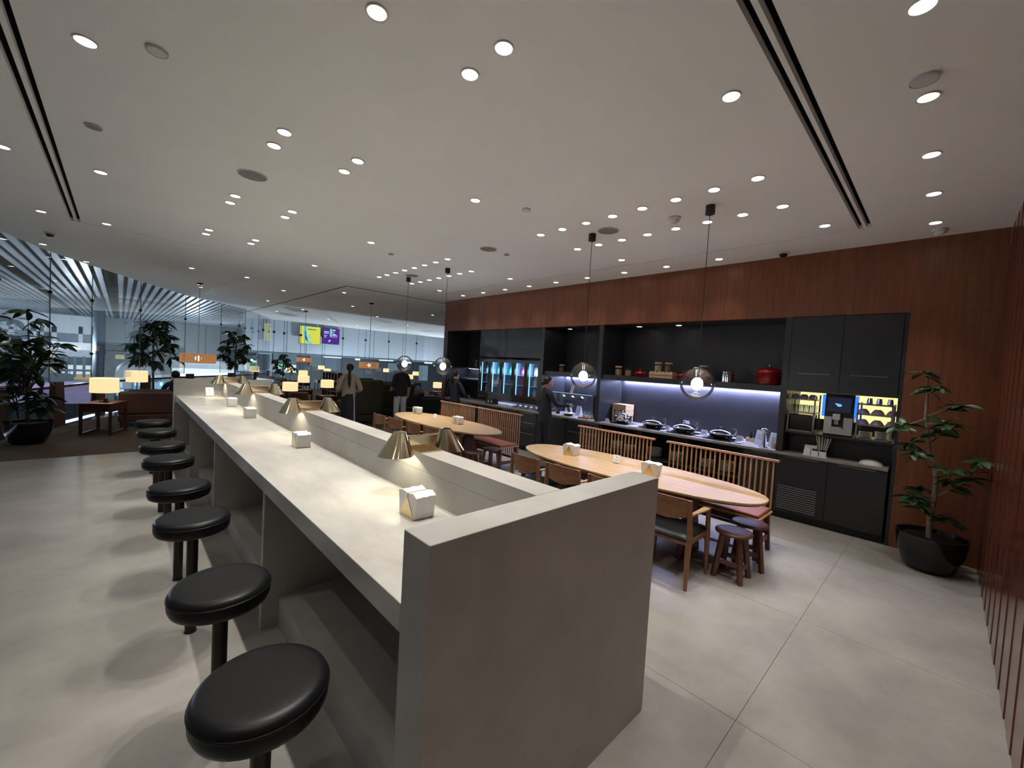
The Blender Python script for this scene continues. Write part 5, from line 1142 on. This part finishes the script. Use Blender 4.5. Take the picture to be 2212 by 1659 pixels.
# orange woven drum pendants
def drum(label, px, py, wpx, mpx):
    P0 = atz(mpx[0], mpx[1], ZC); d = ray(px, py); k = P0.x/d.x; P = O_+d*k; Wd = wpx*k/FPX
    t = thing('drum_pendant', label, 'pendant lamp', (P.x, P.y, ZC), group='orange drum pendants'); zc = P.z-ZC; r = Wd/2; hh = r*0.27
    obj('ceiling_cup', cylbm((0, 0, 0), 0.07, -0.04, 0), 'pole_metal', t, smooth=40)
    bm = bm_new(); tube(bm, [(0, 0, -0.04), (0, 0, zc+hh)], 0.008, 6); obj('cord', bm, 'brass_soft', t)
    n = 36
    bm = bm_new(); slab_bar(bm, (r, 0, zc-hh), (r, 0, zc+hh), r*0.11, r*0.11, 0.008, (1, 0, 0)); s0 = obj('slat', bm, 'rattan', t)
    for i in range(1, n): linked('slat', s0, t, (0, 0, 0), (0, 0, 2*PI*i/n))
    for z in (zc-hh, zc+hh):
        bm = bm_new(); lathe(bm, [(r*0.97, z-0.015), (r*1.02, z-0.015), (r*1.02, z+0.015), (r*0.97, z+0.015), (r*0.97, z-0.015)], seg=36); obj('hoop', bm, 'rattan', t)
    bm = bm_new(); sphere(bm, (0, 0, zc), min(0.12, r*0.18), 12, 8); obj('lamp_bulb', bm, 'lamp_disc_warm', t, smooth=60)
    bm = bm_new()
    for i in range(3): a = i*2*PI/3; tube(bm, [(0, 0, zc+hh), (r*math.cos(a), r*math.sin(a), zc+hh)], 0.008, 5)
    obj('spider', bm, 'brass_soft', t)
drum('orange woven drum pendant between the two potted trees behind the bar', 428, 774, 62, (432, 612))
drum('small orange woven drum pendant below the hanging screens', 657, 777, 29, (662, 672))
drum('orange woven drum pendant above the olive sofa', 797, 789, 40, (806, 655))
# ------------------------------------------------------------------ balustrade along the atrium
def bal(i): return BL[i]
BL = [(9.6, 2.25), (11.69, 1.56), (13.1, 0.98), (14.75, 0.40), (16.4, -0.55), (18.0, -1.75), (19.6, -3.2), (21.2, -4.4), (23.0, -5.3)]
t = thing('balustrade', 'dark wooden balustrade with tapered posts and glass panels above the hall', 'balustrade', (13.1, 0.98, 0))
for i, (x, y) in enumerate(BL):
    a = Vector(BL[min(i+1, len(BL)-1)])-Vector(BL[max(i-1, 0)]); a.normalize(); x -= 13.1; y -= 0.98
    bm = bm_new(); slab_bar(bm, (x, y, 0), (x, y, 0.97), 0.42 if i < 4 else 0.34, 0.27, 0.10, (-a.y, a.x, 0)); obj('post', bm, 'dark_wood', t)
    if i+1 < len(BL):
        x1, y1 = BL[i+1][0]-13.1, BL[i+1][1]-0.98
        bm = bm_new(); slab_bar(bm, (x, y, 0.86), (x1, y1, 0.86), 0.06, 0.06, 0.05); obj('hand_rail', bm, 'veneer_dark', t)
        bm = bm_new(); slab_bar(bm, (x, y, 0.47), (x1, y1, 0.47), 0.72, 0.72, 0.012, (-a.y, a.x, 0)); obj('glass_panel', bm, 'glass_wall', t)
        bm = bm_new(); slab_bar(bm, (x, y, 0.055), (x1, y1, 0.055), 0.05, 0.05, 0.05); obj('base_light', bm, 'hall_bright', t)
# frameless glass wall from rail to ceiling
gw = thing('glass_wall', 'tall frameless glass wall with black clamps between lounge and hall', 'glass wall', (10.76, 1.45, 0))
GP = [(9.2, 2.05), (10.76, 1.47), (12.23, 1.02), (13.4, 0.48), (15.16, -0.38), (17.31, -1.53), (18.6, -2.68), (19.86, -3.68), (21.5, -4.5), (23.9, -5.55)]
for i in range(len(GP)-1):
    (x0, y0), (x1, y1) = GP[i], GP[i+1]; a = Vector((x1-x0, y1-y0)).normalized()
    bm = bm_new(); slab_bar(bm, (x0-10.76+a.x*0.008, y0-1.45+a.y*0.008, 2.29), (x1-10.76-a.x*0.008, y1-1.45-a.y*0.008, 2.29), 2.56, 2.56, 0.012, (-a.y, a.x, 0)); obj('pane', bm, 'glass_wall', gw)
    bm = bm_new(); tube(bm, [(x0-10.76, y0-1.45, 1.0), (x0-10.76, y0-1.45, ZC)], 0.008, 6); obj('joint_fin', bm, 'hall_column', gw)
    for z in (1.6, 2.8):
        bm = bm_new(); sphere(bm, (x0-10.76, y0-1.45, z), 0.035, 10, 6); obj('clamp', bm, 'black_matte', gw, smooth=60)
XB = 24.0
for px, py in ((517, 704), (544, 709), (569, 713), (592, 717), (614, 720), (650, 724), (697, 728), (741, 731), (790, 735), (840, 738), (900, 742)):
    P = atx(px, py, XB)
    bm = bm_new(); tube(bm, [(P.x-10.76, P.y-1.45, 0.0), (P.x-10.76, P.y-1.45, ZC)], 0.012, 6); obj('joint_fin', bm, 'hall_column', gw)
    bm = bm_new(); sphere(bm, (P.x-10.76, P.y-1.45, P.z), 0.07, 10, 6); obj('clamp', bm, 'black_matte', gw, smooth=60)
yl = [-5.6, -7.4, -9.2, -11.0, -12.8, -14.6]
for a, b in zip(yl[:-1], yl[1:]): obj('pane', B(XB-10.76, XB+0.012-10.76, b+0.01-1.45, a-0.01-1.45, 0, ZC), 'glass_wall', gw)
# ------------------------------------------------------------------ departure hall outside
hf = struct('floor', B(9, 120, -40, 60, -5.2, -5.0), 'hall_floor')
SLZ = 5.0
hc = struct('ceiling', B(9, 78, -30, 40, SLZ+0.9, SLZ+1.0), 'slot_black')
bm = bm_new(); box(bm, 9, 78, -0.10, 0.10, 0, 0.06); s0 = struct('slat', bm, 'slat_metal', hc)
k = 0; y = -14.0
while y < 22:
    if abs(y) > 40: break
    skip = (k % 9 in (4,)) and -2 < y < 5
    if k == 0: s0.location = (0, y, SLZ)
    elif not skip: linked('slat', s0, hc, (0, y, SLZ))
    y += 0.36; k += 1
# end wall of the hall
hw = struct('wall_far', B(70, 70.4, -30, 40, -5, SLZ+1), 'hall_panel')
for k in range(9):
    y0 = -12+k*3.6
    struct('wall_panel', B(69.8, 69.995, y0+0.05, y0+3.55, -5, 1.0), 'hall_panel', hw); struct('wall_panel', B(69.8, 69.995, y0+0.05, y0+3.55, 1.1, SLZ), 'hall_panel', hw)
P = atx(214, 770, 40); 
t = thing('hall_column', 'dark blue-grey column at the edge of the bright hall windows', 'column', (40, P.y, -5))
obj('shaft', cylbm((0, 0, 0), 0.30, 0, 9.9, 24), 'hall_column', t, smooth=40); obj('collar', cylbm((0, 0, 0), 0.34, 6.1, 6.3, 24), 'hall_column', t, smooth=40)
# window front at the left of the hall
def hall_rect(x, px0, py0, px1, py1, dx0, dx1):
    a = atx(px0, py1, x); b = atx(px1, py0, x)
    return (x+dx0, x+dx1, min(a.y, b.y), max(a.y, b.y), min(a.z, b.z), max(a.z, b.z))
wf = thing('hall_window_front', 'white-framed lit window front across the hall behind the plant', 'window front', (45, atx(100, 760, 45).y, -5))
def hpart(name, r, m, bevel=0): obj(name, B(r[0]-45, r[1]-45, r[2]-wf.location.y, r[3]-wf.location.y, r[4]+5, r[5]+5), m, wf)
hpart('frame_head', hall_rect(45, -60, 686, 205, 706, -0.3, 0.3), 'hall_white')
for a, b in ((66, 80), (88, 96), (112, 124), (170, 180), (198, 206), (20, 32), (-30, -14)): hpart('mullion', hall_rect(45, a, 706, b, 742, -0.3, 0.3), 'hall_white')
hpart('upper_glass', hall_rect(45, -60, 706, 205, 742, 0.0, 0.05), 'hall_column')
hpart('light_band', hall_rect(45, 104, 742, 204, 752, -0.35, -0.3), 'hall_bright'); hpart('floor_edge', hall_rect(45, -60, 752, 205, 762, -0.3, 0.3), 'hall_white')
hpart('lower_glow', hall_rect(45, -60, 762, 205, 850, 0.3, 0.35), 'shop_glow')
for a, b, c, d, m in ((135, 790, 203, 797, 'hall_bright'), (134, 803, 150, 806, 'hall_bright'), (152, 803, 195, 808, 'hall_bright'), (160, 810, 196, 820, 'shop_warm'), (198, 762, 204, 806, 'hall_white'), (40, 780, 52, 786, 'hall_bright'), (78, 780, 98, 790, 'shop_warm'), (60, 740, 66, 744, 'hall_bright'), (15, 718, 22, 724, 'hall_bright')): hpart('display', hall_rect(44.6, a, b, c, d, 0, 0.1), m)
for a in (118, 140, 158, 178): hpart('silhouette_post', hall_rect(44.4, a, 770, a+7, 815, 0, 0.1), 'hall_column')
# lilac light wall below the rail
lw_ = thing('lilac_light_wall', 'large glowing lilac surface seen through the balustrade glass', 'light wall', (20, atx(120, 870, 20).y, -5))
r = hall_rect(24, -80, 826, 200, 893, 0, 0.2); obj('panel', B(r[0]-20, r[1]-20, r[2]-lw_.location.y, r[3]-lw_.location.y, r[4]+5, r[5]+5), 'hall_lilac', lw_)
r = hall_rect(23.6, -80, 872, 200, 915, 0, 0.2); obj('parapet', B(r[0]-20, r[1]-20, r[2]-lw_.location.y, r[3]-lw_.location.y, 0, r[5]+5), 'hall_column', lw_)
# white rounded kiosk roof and bright shop fronts below
kx = 30.0; r = hall_rect(kx, 247, 786, 350, 840, 0, 1)
t = thing('arched_kiosk', 'white arched kiosk roof glowing in the hall beside the potted tree', 'kiosk', (kx, (r[2]+r[3])/2, -5))
bm = bm_new(); hwid = (r[3]-r[2])/2; prof = [(-hwid, r[4]), (-hwid, r[4]+(r[5]-r[4])*0.45)] + [(hwid*math.sin(-PI/2+PI*i/10), r[4]+(r[5]-r[4])*(0.45+0.55*math.cos(-PI/2+PI*i/10))) for i in range(1, 10)] + [(hwid, r[4]+(r[5]-r[4])*0.45), (hwid, r[4])]
va = [bm.verts.new((0, a, b+5)) for a, b in prof]; vb = [bm.verts.new((6, a, b+5)) for a, b in prof]; bm.faces.new(va); bm.faces.new(vb[::-1])
for i in range(len(prof)): bm.faces.new((va[i], va[(i+1) % len(prof)], vb[(i+1) % len(prof)], vb[i]))
obj('roof', bm, 'hall_white', t, smooth=40)
add_light('kiosk_fill', 'POINT', (kx-5, (r[2]+r[3])/2, 0.2), 420, (0.75, 0.88, 1.0), shadow_soft_size=0.05)  # added point light without a fixture, brightens the kiosk front
obj('dark_band', B(-0.05, 0, -hwid, hwid*0.2, r[4]+5+(r[5]-r[4])*0.28, r[4]+5+(r[5]-r[4])*0.42), 'hall_column', t)
rr = hall_rect(kx, 247, 840, 350, 900, 0, 1); obj('walls', B(0.1, 5.9, -hwid, hwid, 0, r[4]+5), 'hall_column', t)
def glow_sign(name, label, x, px0, py0, px1, py1, m, lines=0, cat='lit sign'):
    r = hall_rect(x, px0, py0, px1, py1, 0, 0.15); cy_ = (r[2]+r[3])/2
    t = thing(name, label, cat, (x, cy_, -5)); obj('panel', B(0, 0.15, r[2]-cy_, r[3]-cy_, r[4]+5, r[5]+5), m, t); obj('mast', B(0.16, 0.3, -0.1, 0.1, 0, r[5]+4.9), 'hall_column', t)
    for k in range(lines):
        f = (k+0.5)/lines; yy = r[2]-cy_+(r[3]-r[2])*f; obj('light_bar', B(-0.02, 0, yy-(r[3]-r[2])*0.12/lines*2, yy+(r[3]-r[2])*0.12/lines*2, r[5]+5-(r[5]-r[4])*0.45, r[5]+5-(r[5]-r[4])*0.1), 'hall_bright', t)
    return t
glow_sign('shop_sign', 'bright cyan shop front glowing through the balustrade before the potted tree', 29, 288, 822, 325, 848, 'hall_cyan', 4); glow_sign('shop_sign', 'narrow bright blue shop front beside the nearest linen lamp', 29.2, 250, 822, 266, 855, 'hall_cyan', 2)
glow_sign('shop_sign', 'small white glowing display at the dark balustrade post', 28.5, 254, 842, 268, 853, 'hall_bright'); glow_sign('shop_sign', 'small cyan glow right of the potted tree trunk', 29.4, 342, 824, 354, 845, 'hall_cyan', 1)
glow_sign('light_bridge', 'long pale illuminated canopy edge behind the bar lamps', 32, 368, 788, 640, 797, 'hall_white', cat='canopy'); glow_sign('light_bridge', 'long pale cyan glowing band under the canopy edge', 31.6, 372, 799, 510, 812, 'hall_bright', cat='light band')
add_light('canopy_fill', 'POINT', (29, -5.5, 0.6), 140, (0.75, 0.9, 1.0), shadow_soft_size=0.05)  # added point light without a fixture, brightens the canopy edge
glow_sign('shop_sign', 'green and white lit shop window left of the grey column', 31, 541, 778, 560, 790, 'hall_green', 1)
glow_sign('shop_sign', 'green lit window below the pale shop ceiling', 31.2, 604, 785, 622, 794, 'hall_green', 2)
# far fascia with two hanging screens, shops below
FXX = 30.0
fs = struct('wall_fascia', B(FXX, FXX+0.4, -28, -5.5, 1.90, 6.0), 'fascia')
y = -5.5
while y > -27: struct('fascia_panel', B(FXX-0.03, FXX-0.001, y-1.17, y-0.03, 1.92, 6.0), 'fascia', fs); y -= 1.2
struct('soffit_edge', B(FXX-0.06, FXX+0.45, -28, -5.5, 1.82, 1.90), 'hall_column', fs)
sb = struct('wall_shop', B(FXX+7, FXX+7.2, -34, -5.5, -5, 1.9), 'shop_dark')
for k, (px0, px1, py0, py1, m) in enumerate(((590, 641, 765, 784, 'shop_glow'), (545, 560, 768, 775, 'shop_glow'), (670, 700, 770, 790, 'shop_glow'), (700, 735, 772, 800, 'hall_column'), (727, 733, 772, 800, 'shop_glow'), (838, 860, 785, 800, 'shop_glow'), (905, 925, 790, 822, 'shop_glow'))):
    r = hall_rect(FXX+6.8, px0, py0, px1, py1, 0, 0.1); struct('shop_window', B(*r), m, sb)
for px0, px1, py in ((612, 618, 761), (630, 644, 763), (700, 738, 769), (768, 778, 775), (820, 850, 776), (918, 934, 782), (880, 890, 782)):
    r = hall_rect(FXX+3, px0, py, px1, py+3, 0, 0.1); struct('ceiling_fitting', B(*r), 'hall_bright', sb)
t = thing('hall_column', 'pale grey column below the fascia beside the green shop window', 'column', (FXX-1.5, atx(571, 780, FXX-1.5).y, -5)); obj('shaft', cylbm((0, 0, 0), 0.40, 0, 6.85, 24), 'hall_column', t, smooth=40); obj('foot_ring', cylbm((0, 0, 0), 0.45, 0, 0.3, 24), 'hall_column', t, smooth=40)
def screen(label, px0, px1, py0, py1, m):
    x = FXX-0.4; r = hall_rect(x, px0, py0, px1, py1, 0, 0.08); cy_ = (r[2]+r[3])/2; cz = (r[4]+r[5])/2
    t = thing('hanging_screen', label, 'screen', (x, cy_, cz)); w = (r[3]-r[2])/2; h = (r[5]-r[4])/2
    obj('housing', B(0, 0.1, -w, w, -h, h), 'black_matte', t); s = obj('picture', B(-0.006, 0, -w+0.02, w-0.02, -h+0.02, h-0.02), m, t); obj('bracket', B(0.1, 0.36, -0.1, 0.1, -0.1, 0.1), 'pole_metal', t)
    return t, s, w, h
def flat(parent, m, pts, x=-0.009):
    bm = bm_new(); bm.faces.new([bm.verts.new((x, a, b)) for a, b in pts]); obj('picture_shape', bm, m, parent)
t, s, w, h = screen('hanging screen showing a yellow picture with a blue wave', 646, 693, 707, 742, 'screen_yellow')
def P2(u, v): return (w*(1-2*u), h*(1-2*v))   # u to the right, v down as seen
flat(s, 'screen_cyan', [P2(0.17, 0.04), P2(0.36, 0.04), P2(0.33, 0.25), P2(0.36, 0.5), P2(0.45, 0.8), P2(0.65, 0.96), P2(0.38, 0.96), P2(0.24, 0.75), P2(0.18, 0.45)])
flat(s, 'screen_blue', [P2(0.24, 0.28), P2(0.31, 0.33), P2(0.30, 0.5), P2(0.37, 0.68), P2(0.40, 0.86), P2(0.30, 0.76), P2(0.25, 0.55)], -0.011); flat(s, 'screen_cyan', [P2(0.42, 0.45), P2(0.5, 0.42), P2(0.54, 0.62), P2(0.47, 0.72)], -0.010); flat(s, 'bottle_teal', [P2(0.38, 0.14), P2(0.78, 0.15), P2(0.78, 0.20), P2(0.38, 0.20)], -0.010)
t, s, w, h = screen('hanging screen showing purple information with white text', 696, 734, 711, 742, 'screen_purple')
for u0, u1, v0, v1, m in ((0.08, 0.36, 0.22, 0.28, 'screen_white'), (0.08, 0.36, 0.32, 0.36, 'screen_white'), (0.08, 0.26, 0.46, 0.50, 'screen_white'), (0.08, 0.22, 0.56, 0.60, 'screen_white'), (0.42, 0.55, 0.05, 0.52, 'screen_cyan'), (0.58, 0.74, 0.08, 0.16, 'screen_white'), (0.58, 0.66, 0.22, 0.28, 'screen_white'), (0.58, 0.76, 0.34, 0.40, 'screen_white'), (0.58, 0.86, 0.42, 0.48, 'screen_white'), (0.42, 0.86, 0.54, 0.56, 'screen_white'), (0.36, 0.42, 0.74, 0.88, 'screen_white'), (0.43, 0.48, 0.74, 0.82, 'screen_white')): flat(s, m, [P2(u0, v0), P2(u1, v0), P2(u1, v1), P2(u0, v1)], -0.010)
